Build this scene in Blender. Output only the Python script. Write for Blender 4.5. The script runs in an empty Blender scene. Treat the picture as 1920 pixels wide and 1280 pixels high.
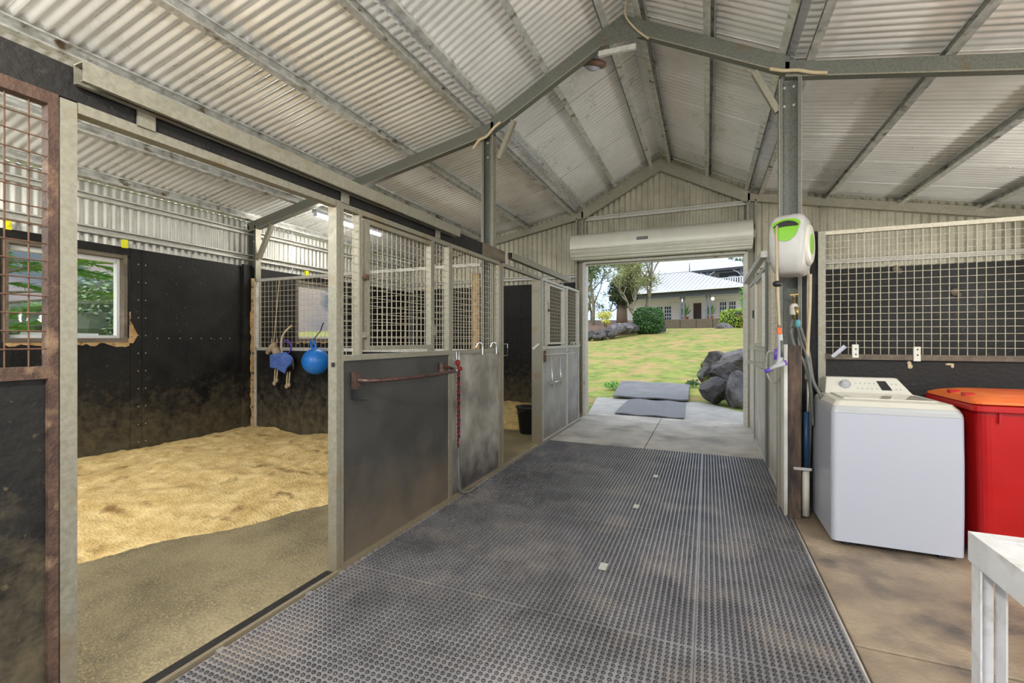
import bpy, bmesh, math, random
from mathutils import Vector, Matrix, noise
random.seed(7)
C = bpy.context.scene.collection
sc = bpy.context.scene
# ------------------------------------------------------------ camera
YAW = 0.4013
cam = bpy.data.cameras.new('camera'); cam.lens = 862/1920*36; cam.sensor_width = 36
cam.shift_y = -4.3/1920; cam.clip_start = 0.05; cam.clip_end = 800
co = bpy.data.objects.new('camera', cam); C.objects.link(co)
co.location = (0, 0, 1.35); co.rotation_euler = (math.pi/2, 0, YAW); sc.camera = co
# ------------------------------------------------------------ sky (bright broken overcast)
w = bpy.data.worlds.new('sky'); sc.world = w; w.use_nodes = True
nt = w.node_tree; nt.nodes.clear()
N = nt.nodes.new; L = nt.links.new
tc = N('ShaderNodeTexCoord'); ns = N('ShaderNodeTexNoise'); ns.inputs['Scale'].default_value = 2.2; ns.inputs['Detail'].default_value = 6
rp = N('ShaderNodeValToRGB'); rp.color_ramp.elements[0].position = .38; rp.color_ramp.elements[1].position = .62
rp.color_ramp.elements[0].color = (.50, .67, .98, 1); rp.color_ramp.elements[1].color = (1, .98, .95, 1)
bg = N('ShaderNodeBackground'); bg.inputs[1].default_value = 1.2; ow = N('ShaderNodeOutputWorld')
L(tc.outputs['Generated'], ns.inputs['Vector']); L(ns.outputs['Fac'], rp.inputs['Fac']); L(rp.outputs['Color'], bg.inputs[0]); L(bg.outputs[0], ow.inputs[0])
sun = bpy.data.lights.new('sun', 'SUN'); sun.energy = 1.1; sun.angle = math.radians(12); sun.color = (1, .95, .86)
so = bpy.data.objects.new('sun', sun); C.objects.link(so); so.rotation_euler = (math.radians(38), math.radians(8), math.radians(-25))
sc.view_settings.view_transform = 'Standard'; sc.view_settings.look = 'None'
sc.view_settings.exposure = 0.66; sc.view_settings.gamma = 1; sc.view_settings.use_curve_mapping = False
# ------------------------------------------------------------ materials
def pm(name, c1, c2, scale=6, rough=(.5, .8), metal=0, bump=0, bscale=None, stretch=(1, 1, 1), detail=6, c3=None, s3=20, t3=(.6, .66), low=None, spec=.5, contrast=(.35, .65), co3=None):
    m = bpy.data.materials.new(name); m.use_nodes = True; t = m.node_tree; t.nodes.clear()
    N = t.nodes.new; L = t.links.new
    geo = N('ShaderNodeNewGeometry'); mp = N('ShaderNodeMapping'); mp.inputs['Scale'].default_value = stretch
    L(geo.outputs['Position'], mp.inputs['Vector'])
    n1 = N('ShaderNodeTexNoise'); n1.inputs['Scale'].default_value = scale; n1.inputs['Detail'].default_value = detail; n1.inputs['Roughness'].default_value = .62
    L(mp.outputs[0], n1.inputs['Vector'])
    r1 = N('ShaderNodeValToRGB'); r1.color_ramp.elements[0].color = (*c1, 1); r1.color_ramp.elements[1].color = (*c2, 1)
    r1.color_ramp.elements[0].position, r1.color_ramp.elements[1].position = contrast
    L(n1.outputs['Fac'], r1.inputs['Fac']); col = r1.outputs['Color']
    if c3 is not None:
        n3 = N('ShaderNodeTexNoise'); n3.inputs['Scale'].default_value = s3; n3.inputs['Detail'].default_value = 5
        L(mp.outputs[0], n3.inputs['Vector'])
        r3 = N('ShaderNodeMapRange'); r3.inputs[1].default_value, r3.inputs[2].default_value = t3
        L(n3.outputs['Fac'], r3.inputs[0])
        mx = N('ShaderNodeMix'); mx.data_type = 'RGBA'; L(r3.outputs[0], mx.inputs['Factor']); L(col, mx.inputs['A']); mx.inputs['B'].default_value = (*c3, 1); col = mx.outputs['Result']
    if low is not None:   # (colour, z_full, z_none, noise scale): splashed dirt that starts at the floor
        sp = N('ShaderNodeSeparateXYZ'); L(geo.outputs['Position'], sp.inputs[0])
        n4 = N('ShaderNodeTexNoise'); n4.inputs['Scale'].default_value = low[3]; n4.inputs['Detail'].default_value = 7; n4.inputs['Roughness'].default_value = .65
        L(geo.outputs['Position'], n4.inputs['Vector'])
        ad = N('ShaderNodeMath'); ad.operation = 'MULTIPLY_ADD'; L(n4.outputs['Fac'], ad.inputs[0]); ad.inputs[1].default_value = -(low[2]-low[1])*2.2; L(sp.outputs['Z'], ad.inputs[2])
        r4 = N('ShaderNodeMapRange'); r4.inputs[1].default_value = low[1]-(low[2]-low[1])*1.1; r4.inputs[2].default_value = low[2]-(low[2]-low[1])*1.1; r4.inputs[3].default_value = low[4] if len(low) > 4 else .85; r4.inputs[4].default_value = 0
        L(ad.outputs[0], r4.inputs[0])
        mx = N('ShaderNodeMix'); mx.data_type = 'RGBA'; L(r4.outputs[0], mx.inputs['Factor']); L(col, mx.inputs['A']); mx.inputs['B'].default_value = (*low[0], 1); col = mx.outputs['Result']
    b = N('ShaderNodeBsdfPrincipled'); o = N('ShaderNodeOutputMaterial')
    L(col, b.inputs['Base Color']); b.inputs['Metallic'].default_value = metal; b.inputs['Specular IOR Level'].default_value = spec
    rr = N('ShaderNodeMapRange'); rr.inputs[1].default_value = .3; rr.inputs[2].default_value = .7; rr.inputs[3].default_value, rr.inputs[4].default_value = rough
    L(n1.outputs['Fac'], rr.inputs[0]); L(rr.outputs[0], b.inputs['Roughness'])
    if bump:
        nb = N('ShaderNodeTexNoise'); nb.inputs['Scale'].default_value = bscale or scale*4; nb.inputs['Detail'].default_value = 5; L(mp.outputs[0], nb.inputs['Vector'])
        bp = N('ShaderNodeBump'); bp.inputs['Strength'].default_value = bump; bp.inputs['Distance'].default_value = .02
        L(nb.outputs['Fac'], bp.inputs['Height']); L(bp.outputs[0], b.inputs['Normal'])
    L(b.outputs[0], o.inputs[0]); return m
def plain(name, c, rough=.5, metal=0, spec=.5, emit=0):
    m = bpy.data.materials.new(name); m.use_nodes = True; b = m.node_tree.nodes['Principled BSDF']
    b.inputs['Base Color'].default_value = (*c, 1); b.inputs['Roughness'].default_value = rough; b.inputs['Metallic'].default_value = metal; b.inputs['Specular IOR Level'].default_value = spec
    if emit: b.inputs['Emission Color'].default_value = (*c, 1); b.inputs['Emission Strength'].default_value = emit
    return m
m_roof = pm('roof_zinc', (.74, .73, .695), (.90, .89, .865), 1.3, (.24, .40), .42, 0, c3=(.42, .38, .31), s3=90, t3=(.71, .86))
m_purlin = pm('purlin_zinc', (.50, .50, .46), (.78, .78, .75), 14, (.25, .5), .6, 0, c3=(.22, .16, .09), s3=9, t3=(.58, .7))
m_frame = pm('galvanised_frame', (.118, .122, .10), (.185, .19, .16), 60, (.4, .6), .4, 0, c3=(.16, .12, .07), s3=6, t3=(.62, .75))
m_galv = pm('galvanised_tube', (.24, .225, .17), (.33, .31, .24), 55, (.35, .6), .4, 0, c3=(.27, .2, .11), s3=5, t3=(.6, .75), low=((.25, .18, .10), .1, .5, 5, .5))
m_galvw = pm('whitened_tube', (.46, .45, .40), (.60, .585, .53), 25, (.35, .6), .2, 0, c3=(.35, .28, .18), s3=8, t3=(.62, .75))
m_wire = pm('wire_galv', (.42, .38, .29), (.58, .54, .42), 30, (.5, .7), .3)
m_wirer = pm('wire_rust', (.10, .05, .03), (.16, .085, .05), 40, (.7, .9), .2)
m_rust = pm('rusted_steel', (.055, .03, .022), (.115, .066, .045), 22, (.6, .85), .2, .3, c3=(.24, .15, .09), s3=12, t3=(.55, .7))
m_wall = pm('wall_zinc', (.31, .29, .215), (.47, .44, .34), 2.5, (.35, .55), .35, 0, c3=(.20, .15, .08), s3=24, t3=(.66, .74))
m_wallin = pm('wall_zinc_pale', (.38, .375, .33), (.54, .53, .48), 3, (.35, .55), .35, 0, c3=(.3, .25, .18), s3=24, t3=(.66, .74))
m_black = pm('black_lining', (.005, .005, .005), (.018, .0165, .014), 3.5, (.45, .7), 0, .25, 30, c3=(.16, .12, .06), s3=30, t3=(.66, .78), low=((.17, .135, .075), .0, .8, 11, .65), spec=.3)
m_beam = pm('black_timber', (.004, .0035, .003), (.014, .012, .010), 12, (.6, .8), 0, .3, c3=(.08, .06, .045), s3=30, t3=(.66, .8))
m_brownb = pm('weathered_timber', (.09, .07, .05), (.17, .14, .10), 14, (.7, .9), 0, .3, stretch=(1, .2, 1))
m_pan1 = pm('dark_panel', (.026, .025, .023), (.06, .057, .052), 2.2, (.42, .6), 0, .1, 60, low=((.15, .115, .075), .02, .62, 2.6, .8), contrast=(.3, .7))
m_pan2 = pm('stained_grey_panel', (.17, .155, .13), (.38, .36, .31), 3.2, (.5, .7), .1, .1, low=((.035, .03, .028), .02, .45, 4, .9))
m_pan3 = pm('pale_grey_panel', (.27, .265, .245), (.42, .41, .39), 3.2, (.5, .7), .1, .1, low=((.16, .13, .1), .02, .3, 4, .7))
m_panw = pm('off_white_panel', (.55, .54, .48), (.70, .69, .63), 3.2, (.5, .7), 0, .1, low=((.2, .16, .11), .0, .35, 4, .6))
m_conc = pm('aisle_concrete', (.36, .335, .28), (.60, .57, .50), 2.2, (.55, .8), 0, .3, 60, c3=(.24, .215, .18), s3=1.4, t3=(.52, .68))
m_concw = pm('wash_concrete', (.18, .135, .095), (.42, .33, .23), 1.6, (.35, .65), 0, .3, 50, c3=(.12, .10, .085), s3=2.6, t3=(.50, .66))
m_concs = pm('stall_concrete', (.14, .115, .065), (.32, .265, .155), 2.2, (.55, .8), 0, .5, 60, c3=(.36, .29, .15), s3=120, t3=(.54, .62))
m_apron = pm('apron_concrete', (.32, .31, .28), (.48, .46, .42), 3, (.6, .85), 0, .3, 50)
m_saw = pm('sawdust', (.64, .43, .155), (.92, .71, .34), 9, (.85, .95), 0, .9, 60, c3=(.30, .17, .055), s3=5, t3=(.60, .72), detail=12)
m_rub = pm('mat_rubber', (.14, .135, .14), (.27, .26, .27), 2.2, (.28, .4), 0, 0, c3=(.30, .26, .23), s3=2.4, t3=(.50, .70))
m_stud = pm('stud_rubber', (.022, .022, .025), (.06, .06, .066), 2.2, (.12, .22), 0, 0, c3=(.12, .11, .105), s3=2.4, t3=(.52, .74))
m_rubp = pm('smooth_rubber', (.10, .105, .115), (.17, .175, .19), 4, (.5, .7), 0, .15, 30)
m_grass = pm('lawn', (.11, .17, .02), (.30, .34, .065), 2.6, (.85, .97), 0, 1, 22, c3=(.40, .27, .11), s3=1.1, t3=(.45, .66), detail=12)
m_rock = pm('dark_rock', (.03, .027, .028), (.11, .10, .10), 5, (.6, .85), 0, .8, 14, c3=(.16, .18, .04), s3=3.2, t3=(.60, .68))
m_rockg = pm('grey_rock', (.06, .057, .06), (.19, .18, .19), 4, (.6, .85), 0, .8, 14)
m_ply = pm('raw_timber', (.36, .21, .08), (.56, .38, .18), 10, (.75, .9), 0, .4, c3=(.14, .08, .035), s3=16, t3=(.55, .65))
m_wpost = pm('worn_brown_timber', (.045, .032, .025), (.16, .10, .065), 7, (.7, .9), 0, .5, stretch=(3, 3, .7), c3=(.02, .018, .016), s3=3, t3=(.5, .62))
m_white = plain('white_enamel', (.44, .455, .51), .3)
m_cream = plain('cream_plastic', (.66, .64, .55), .35)
m_creamg = plain('cream_glossy_lid', (.62, .60, .50), .08)
m_grey = plain('grey_trim', (.42, .43, .43), .4)
m_dark = plain('dark_plastic', (.02, .02, .022), .4)
m_red = pm('red_plastic', (.40, .003, .004), (.46, .004, .005), 3, (.3, .42), 0)
m_orange = pm('faded_red_plastic', (.72, .09, .015), (.82, .19, .03), 3, (.3, .45), 0)
m_paint = pm('white_painted_steel', (.60, .60, .60), (.74, .74, .75), 6, (.4, .6), 0, .15, c3=(.34, .31, .26), s3=7, t3=(.52, .72))
m_door = pm('cream_roller', (.66, .65, .56), (.72, .71, .62), 4, (.35, .5), .1)
m_green = plain('lime_plastic', (.20, .50, .02), .4)
m_reel = pm('reel_plastic', (.48, .47, .44), (.56, .55, .52), 3, (.35, .45), 0)
m_hose = pm('beige_hose', (.42, .34, .2), (.5, .41, .26), 10, (.5, .6))
m_hoseg = pm('grey_hose', (.09, .09, .085), (.16, .16, .14), 10, (.5, .6))
m_blue = plain('blue_rubber', (.01, .16, .55), .35)
m_cloth = pm('blue_cloth', (.06, .12, .38), (.10, .18, .48), 30, (.9, 1), 0, .4)
m_tan = pm('tan_plush', (.36, .27, .17), (.5, .39, .27), 40, (.9, 1), 0, .4)
m_rope = pm('tan_rope', (.48, .38, .22), (.62, .5, .32), 60, (.9, 1))
m_purp = plain('purple_plastic', (.12, .05, .42), .4)
m_chrome = plain('chrome', (.75, .75, .74), .2, 1)
m_brass = plain('brass', (.45, .3, .1), .35, .8)
m_bluep = plain('blue_pipe', (.015, .05, .11), .45)
m_pvc = pm('pvc', (.55, .5, .4), (.66, .61, .5), 6, (.5, .6))
m_yel = plain('yellow_plastic', (.75, .72, .02), .45)
m_tube = plain('lit_tube', (1, .99, .95), .4, emit=14)
m_redrope = plain('red_rope', (.2, .012, .01), .8)
m_blkrope = plain('black_rope', (.03, .02, .02), .8)
m_alum = plain('window_frame_paint', (.62, .62, .60), .45)
m_hedge = pm('hedge_leaf', (.02, .06, .012), (.06, .16, .03), 6, (.5, .7))
m_hedge2 = pm('golden_hedge_leaf', (.12, .26, .02), (.34, .42, .05), 6, (.5, .7), c3=(.5, .16, .05), s3=3, t3=(.6, .7))
m_leaf = pm('pale_leaf', (.15, .19, .045), (.32, .34, .12), 3, (.6, .8))
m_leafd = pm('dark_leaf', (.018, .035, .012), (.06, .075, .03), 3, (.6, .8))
m_leafc = pm('conifer_leaf', (.07, .22, .03), (.24, .48, .09), 2, (.6, .8))
m_leafb = pm('grey_green_leaf', (.12, .20, .09), (.26, .36, .2), 1.5, (.6, .8))
m_leafo = pm('olive_leaf', (.16, .17, .05), (.36, .36, .13), 3, (.6, .8), c3=(.30, .2, .1), s3=4, t3=(.5, .65))
m_yleaf = pm('yellow_leaf', (.5, .5, .06), (.65, .62, .15), 3, (.6, .8))
m_bark = pm('pale_bark', (.17, .15, .10), (.32, .29, .2), 9, (.8, .9), 0, .4)
m_barkd = pm('brown_bark', (.09, .06, .035), (.16, .11, .07), 9, (.8, .9), 0, .4)
m_hill = pm('hazy_hill', (.13, .125, .15), (.30, .235, .18), .06, (.9, 1), 0, 0, c3=(.07, .09, .10), s3=.09, t3=(.48, .56))  # purple of distance haze mixed into the brown of the hill
m_hwall = plain('house_wall_cream', (.90, .82, .76), .7)
m_hwall2 = plain('house_wall_grey', (.34, .34, .31), .7)
m_hroof = pm('house_roof_pale', (.46, .48, .50), (.52, .54, .57), 1, (.5, .6), .1)
m_hdark = plain('house_trim_charcoal', (.06, .065, .07), .6)
m_hgrey = plain('house_post_blue_grey', (.16, .18, .22), .6)
m_hwhite = plain('house_white_trim', (.78, .78, .76), .5)
m_glassd = plain('dark_glass', (.03, .035, .045), .12)
m_terra = plain('terracotta', (.42, .12, .05), .7)
m_lampw = plain('lit_globe', (1, .9, .7), .5, emit=4)
m_gravel = pm('bounce_gravel', (.42, .39, .33), (.56, .52, .45), 3, (.8, .95), 0, .5, 60)
m_soil = pm('soil_bank', (.12, .07, .05), (.2, .13, .09), 5, (.9, 1), 0, .5)
def glassmat():
    m = bpy.data.materials.new('window_glass'); m.use_nodes = True; t = m.node_tree; t.nodes.clear()
    a = t.nodes.new('ShaderNodeBsdfTransparent'); b = t.nodes.new('ShaderNodeBsdfGlossy'); b.inputs['Roughness'].default_value = .02
    x = t.nodes.new('ShaderNodeMixShader'); x.inputs[0].default_value = .015; o = t.nodes.new('ShaderNodeOutputMaterial')
    a.inputs[0].default_value = (.95, .97, .96, 1)
    t.links.new(a.outputs[0], x.inputs[1]); t.links.new(b.outputs[0], x.inputs[2]); t.links.new(x.outputs[0], o.inputs[0]); return m
m_glass = glassmat()
# ------------------------------------------------------------ mesh helpers (world coordinates in, own origin out)
class MB:
    def __init__(s): s.v = []; s.f = []; s.mi = []; s.cur = 0
    def add(s, vs, fs):
        o = len(s.v); s.v += [tuple(v) for v in vs]; s.f += [tuple(i+o for i in f) for f in fs]; s.mi += [s.cur]*len(fs); return s
    def box(s, x0, x1, y0, y1, z0, z1):
        x0, x1 = sorted((x0, x1)); y0, y1 = sorted((y0, y1)); z0, z1 = sorted((z0, z1))
        return s.add([(x0, y0, z0), (x1, y0, z0), (x1, y1, z0), (x0, y1, z0), (x0, y0, z1), (x1, y0, z1), (x1, y1, z1), (x0, y1, z1)],
                     [(0, 3, 2, 1), (4, 5, 6, 7), (0, 1, 5, 4), (1, 2, 6, 5), (2, 3, 7, 6), (3, 0, 4, 7)])
    def hexa(s, b, t):   # bottom 4 and top 4 points, same winding (ccw from above)
        return s.add(list(b)+list(t), [(0, 3, 2, 1), (4, 5, 6, 7), (0, 1, 5, 4), (1, 2, 6, 5), (2, 3, 7, 6), (3, 0, 4, 7)])
    def bar(s, p0, p1, wd, ht, up=(0, 0, 1)):   # rectangular bar
        p0, p1 = Vector(p0), Vector(p1); d = (p1-p0).normalized(); up = Vector(up)
        a = d.cross(up)
        if a.length < 1e-4: a = d.cross(Vector((1, 0, 0)))
        a.normalize(); b = a.cross(d).normalized(); a *= wd/2; b *= ht/2
        return s.hexa([p0-a-b, p0+a-b, p1+a-b, p1-a-b], [p0-a+b, p0+a+b, p1+a+b, p1-a+b])
    def prof(s, p0, p1, pts, ua, va):  # extrude closed 2-D profile (u,v) from p0 to p1
        p0, p1, ua, va = Vector(p0), Vector(p1), Vector(ua), Vector(va); n = len(pts)
        vs = [p0+ua*u+va*v for u, v in pts]+[p1+ua*u+va*v for u, v in pts]
        fs = [(i, (i+1) % n, (i+1) % n+n, i+n) for i in range(n)]+[tuple(range(n-1, -1, -1)), tuple(range(n, 2*n))]
        return s.add(vs, fs)
    def tube(s, pts, r, n=8, caps=True, r1=None):
        P = [Vector(p) for p in pts]; rings = []; ref = Vector((.13, .27, .95)).normalized()
        o = len(s.v); K = len(P)
        for i, p in enumerate(P):
            d = ((P[min(i+1, K-1)]-P[max(i-1, 0)])).normalized()
            a = d.cross(ref)
            if a.length < 1e-3: a = d.cross(Vector((1, 0, 0)))
            a.normalize(); b = d.cross(a).normalized()
            rr = r if r1 is None else r+(r1-r)*i/(K-1)
            for k in range(n):
                t = 2*math.pi*k/n; s.v.append(tuple(p+a*math.cos(t)*rr+b*math.sin(t)*rr))
        for i in range(K-1):
            for k in range(n):
                s.f.append((o+i*n+k, o+i*n+(k+1) % n, o+(i+1)*n+(k+1) % n, o+(i+1)*n+k)); s.mi.append(s.cur)
        if caps:
            s.f.append(tuple(o+k for k in range(n))[::-1]); s.f.append(tuple(o+(K-1)*n+k for k in range(n))); s.mi += [s.cur]*2
        return s
    def lathe(s, c, prof, n=20, ax=(0, 0, 1)):  # prof: (radius, height) along axis
        c = Vector(c); ax = Vector(ax).normalized(); a = ax.orthogonal().normalized(); b = ax.cross(a); o = len(s.v)
        for r, h in prof:
            for k in range(n):
                t = 2*math.pi*k/n; s.v.append(tuple(c+ax*h+a*math.cos(t)*r+b*math.sin(t)*r))
        for i in range(len(prof)-1):
            for k in range(n):
                s.f.append((o+i*n+k, o+i*n+(k+1) % n, o+(i+1)*n+(k+1) % n, o+(i+1)*n+k)); s.mi.append(s.cur)
        s.f.append(tuple(o+k for k in range(n))[::-1]); s.f.append(tuple(o+(len(prof)-1)*n+k for k in range(n))); s.mi += [s.cur]*2
        return s
    def ball(s, c, rx, ry=None, rz=None, n=12):
        ry = ry or rx; rz = rz or rx; o = len(s.v); h = n//2
        for i in range(h+1):
            th = math.pi*i/h
            for k in range(n):
                t = 2*math.pi*k/n; s.v.append((c[0]+rx*math.sin(th)*math.cos(t), c[1]+ry*math.sin(th)*math.sin(t), c[2]+rz*math.cos(th)))
        for i in range(h):
            for k in range(n): s.f.append((o+i*n+k, o+(i+1)*n+k, o+(i+1)*n+(k+1) % n, o+i*n+(k+1) % n)); s.mi.append(s.cur)
        return s
    def build(s, name, mat, parent=None, smooth=False, kind=None, label=None, cat=None, group=None, bevel=0, origin=None):
        xs, ys, zs = zip(*s.v)
        c = Vector(origin) if origin else Vector(((min(xs)+max(xs))/2, (min(ys)+max(ys))/2, min(zs)))
        me = bpy.data.meshes.new(name); me.from_pydata([(x-c.x, y-c.y, z-c.z) for x, y, z in s.v], [], s.f)
        for mm in (mat if isinstance(mat, (list, tuple)) else [mat]): me.materials.append(mm)
        if isinstance(mat, (list, tuple)): me.polygons.foreach_set('material_index', s.mi)
        me.validate(); bm = bmesh.new(); bm.from_mesh(me)
        bm.normal_update()
        if len(bm.faces) < 60000: bmesh.ops.recalc_face_normals(bm, faces=bm.faces)
        bm.to_mesh(me); bm.free()
        if smooth: me.polygons.foreach_set('use_smooth', [True]*len(me.polygons))
        o = bpy.data.objects.new(name, me); C.objects.link(o)
        pw = Vector((0, 0, 0))
        if parent is not None:
            o.parent = parent; q = parent
            while q is not None: pw += q.location; q = q.parent
        o.location = c-pw
        if bevel:
            md = o.modifiers.new('bevel', 'BEVEL'); md.width = bevel; md.segments = 2; md.limit_method = 'ANGLE'
        tag(o, label, cat, group, kind); return o
def tag(o, label=None, cat=None, group=None, kind=None):
    if label: o['label'] = label
    if cat: o['category'] = cat
    if group: o['group'] = group
    if kind: o['kind'] = kind
    return o
def thing(name, loc, label=None, cat=None, group=None, kind=None):
    o = bpy.data.objects.new(name, None); o.empty_display_size = .1; o.location = loc; C.objects.link(o); return tag(o, label, cat, group, kind)
def bx(*a): return MB().box(*a)
def B(name, mat, parent, *a, **k): return MB().box(*a).build(name, mat, parent, **k)
def grid(mb, axis, f, a0, a1, z0, z1, sp, r=.0022):
    """welded wire grid in the plane X=f (axis 'x') or Y=f (axis 'y')"""
    def P(a, z, d=0): return (f+d, a, z) if axis == 'x' else (a, f+d, z)
    n = max(1, round((a1-a0)/sp)); k = max(1, round((z1-z0)/sp))
    for i in range(1, n):
        a = a0+(a1-a0)*i/n; mb.tube([P(a, z0), P(a, z1)], r, 5)
    for j in range(1, k):
        z = z0+(z1-z0)*j/k; mb.tube([P(a0, z, 2*r), P(a1, z, 2*r)], r, 5)
    return mb
# ============================================================ SETTING
XC = -.72
YF, YE = 4.267, 7.974        # near portal frame and end-wall frame
XL, XR = -1.967, .578        # front planes of the two stable rows
XOL, XOR = -5.70, 4.26       # outer cladding
def ztop(d): return 4.32-.526*d if d < 1.38 else 3.545-.19*(d-1.5)      # top of rafters, d = distance from ridge
# floors
fl = thing('floor', (0, 3, 0), kind='structure')
def slab(x0, x1, y0, y1, m, z=0, nm='concrete_slab', par=None): return B(nm, m, par or fl, x0, x1, y0, y1, z-.12, z, bevel=.006)
slab(-2.02, -.722, 5.82, 8.25, m_conc); slab(-.714, .62, 5.82, 8.25, m_conc)
slab(-2.02, .596, -1.4, 5.812, m_conc, -.002)
slab(.602, 4.2, 2.47, 4.26, m_concw); slab(.602, 4.2, -1.4, 2.455, m_concw)
slab(.63, 4.2, 4.268, 7.95, m_concs, -.002)
slab(-5.6, -2.028, -.3, 4.262, m_concs, .004); slab(-5.6, -2.028, 4.27, 7.95, m_concs, .004)
MB().hexa([(-2.0, 8.255, -.2), (.60, 8.255, -.2), (.62, 9.6, -.2), (-.1, 10.75, -.2)], [(-2.0, 8.255, -.012), (.60, 8.255, -.012), (.62, 9.6, -.012), (-.1, 10.75, -.012)]).hexa([(-2.0, 8.255, -.2), (-.1, 10.75, -.2), (-2.35, 10.75, -.2), (-2.38, 10.7, -.2)], [(-2.0, 8.255, -.012), (-.1, 10.75, -.012), (-2.35, 10.75, -.012), (-2.38, 10.7, -.012)]).build('concrete_slab', m_apron, fl)
# steel threshold strip of the near stall
B('threshold_strip', m_beam, fl, -2.027, -1.975, -.3, 2.03, -.03, .012)
# rubber mats with studs
mats = []
yb = [5.80, 4.58, 3.36, 2.14, .92, -.3]; r6 = [(math.cos(math.pi/3*k), math.sin(math.pi/3*k)) for k in range(6)]
names = ['farthest', 'second farthest', 'middle', 'second nearest', 'nearest']
for i in range(5):
    for j, (x0, x1) in enumerate(((-1.925, -.052), (-.05, .578))):
        y1, y0 = yb[i]-.002, yb[i+1]
        if j == 1 and i == 0: pass
        t = thing('rubber_mat', ((x0+x1)/2, (y0+y1)/2, 0), 'black studded rubber floor mat in the aisle, %s one of the %s row' % (names[i], 'wide left' if j == 0 else 'narrow right'), 'mat', 'studded rubber mats down the aisle')
        B('mat_base', m_rub, t, x0, x1, y0, y1, 0, .012)
        if y1 < .6: continue
        s = MB(); p = .0282; nx = int((x1-x0)/p); ny = int((y1-y0)/p); ox = (x1-x0-nx*p)/2; oy = (y1-y0-ny*p)/2
        for a in range(nx):
            for b in range(ny):
                cx = x0+ox+p*(a+.5); cy = y0+oy+p*(b+.5)
                if (abs(cx+.19) < .035 and abs(cy-1.36) < .05): continue
                cx += random.uniform(-.0008, .0008)
                s.add([(cx+c*.0098, cy+d*.0098, .0115) for c, d in r6]+[(cx+c*.0085, cy+d*.0085, .0175) for c, d in r6]+[(cx+c*.0045, cy+d*.0045, .0203) for c, d in r6],
                      [(k, (k+1) % 6, 6+(k+1) % 6, 6+k) for k in range(6)]+[(6+k, 6+(k+1) % 6, 12+(k+1) % 6, 12+k) for k in range(6)]+[(12, 13, 14, 15, 16, 17)])
        s.build('stud', m_stud, t, smooth=True, kind='stuff')
tt = MB()
for y in [1.2+.06*k for k in range(0, 76)]:
    if y < 2.0 and int(y*100) % 3 == 0: continue
    tt.box(-1.958, -1.925, y, y+.032, 0, .013)
tt.build('interlock_tooth', m_rub, mats[0] if mats else fl, kind='stuff')
for k, (x, y) in enumerate(((-.52, 3.76), (-.56, 2.69), (-.46, 4.66))):
    mbx = MB().box(x-.022, x+.022, y-.04, y+.04, .017, .021)
    mbx.build('worn_tag', m_galvw, None, label=['small pale worn tag on the rubber mats, the middle one of three', 'small pale worn tag on the rubber mats, the nearest of three', 'small pale worn tag on the rubber mats, the farthest of three'][k], cat='tag', group='worn tags on the mats')
B('mat_label_plate', m_rubp, None, -.225, -.155, 1.31, 1.41, .0125, .0165, label='smooth grey rectangle moulded in the studded mat nearest the camera', cat='plate')
# corrugated sheets -------------------------------------------------
def corr(mb, org, wdir, ldir, width, length, pitch, amp, seg=8, lip=.004):
    org, wd, ld = Vector(org), Vector(wdir).normalized(), Vector(ldir).normalized(); nd = wd.cross(ld).normalized()
    n = int(round(width/pitch*seg)); vs = []; 
    for i in range(n+1):
        u = width*i/n; h = amp*math.cos(2*math.pi*u/pitch)
        p = org+wd*u+nd*h; vs += [p, p+ld*length]
    h = amp*math.cos(2*math.pi*width/pitch)
    fs = [(2*i, 2*i+1, 2*i+3, 2*i+2) for i in range(n)]
    if lip > .005:
        q = 2*(n+1); p = org+nd*(amp+lip*(1 if nd.z < 0 else -1)); vs += [p, p+ld*length]; fs.append((0, 1, q+1, q))
    return mb.add(vs, fs)
ceil = thing('ceiling', (XC, 3.4, 3.5), kind='structure')
RY0, RY1 = -1.25, 8.2
SW = .76; nsheet = 12
def slope(d0, d1, zoff):
    for sgn in (-1, 1):
        p0 = Vector((XC+sgn*d0, 0, ztop(d0+1e-6)+zoff)); p1 = Vector((XC+sgn*d1, 0, ztop(d1-1e-6)+zoff))
        ld = (p1-p0); ln = ld.length; proto = None
        for k in range(13):
            y = RY1-SW*(k+1)
            dz = -.0018*(k % 2)
            if proto is None:
                mb = MB(); corr(mb, (p0.x, y, p0.z), (0, 1, 0), ld, SW+.04, ln, .076, .0085, lip=.006)
                proto = mb.build('roof_sheet', m_roof, ceil, smooth=True, origin=(p0.x, y, p0.z)); base = proto.location.copy()
            else:
                o = proto.copy(); C.objects.link(o); o.location = base+Vector((0, -SW*k, dz))
zs = .112
slope(.0, 1.46, zs+.03); slope(1.30+.085, 5.12, zs)
# ridge cap
MB().prof((XC, RY0, 4.32+.15), (XC, RY1, 4.32+.15), [(-.16, -.086), (0, 0), (.16, -.086), (.16, -.078), (0, .01), (-.16, -.078)], (1, 0, 0), (0, 0, 1)).build('ridge_cap', m_roof, ceil)
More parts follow.
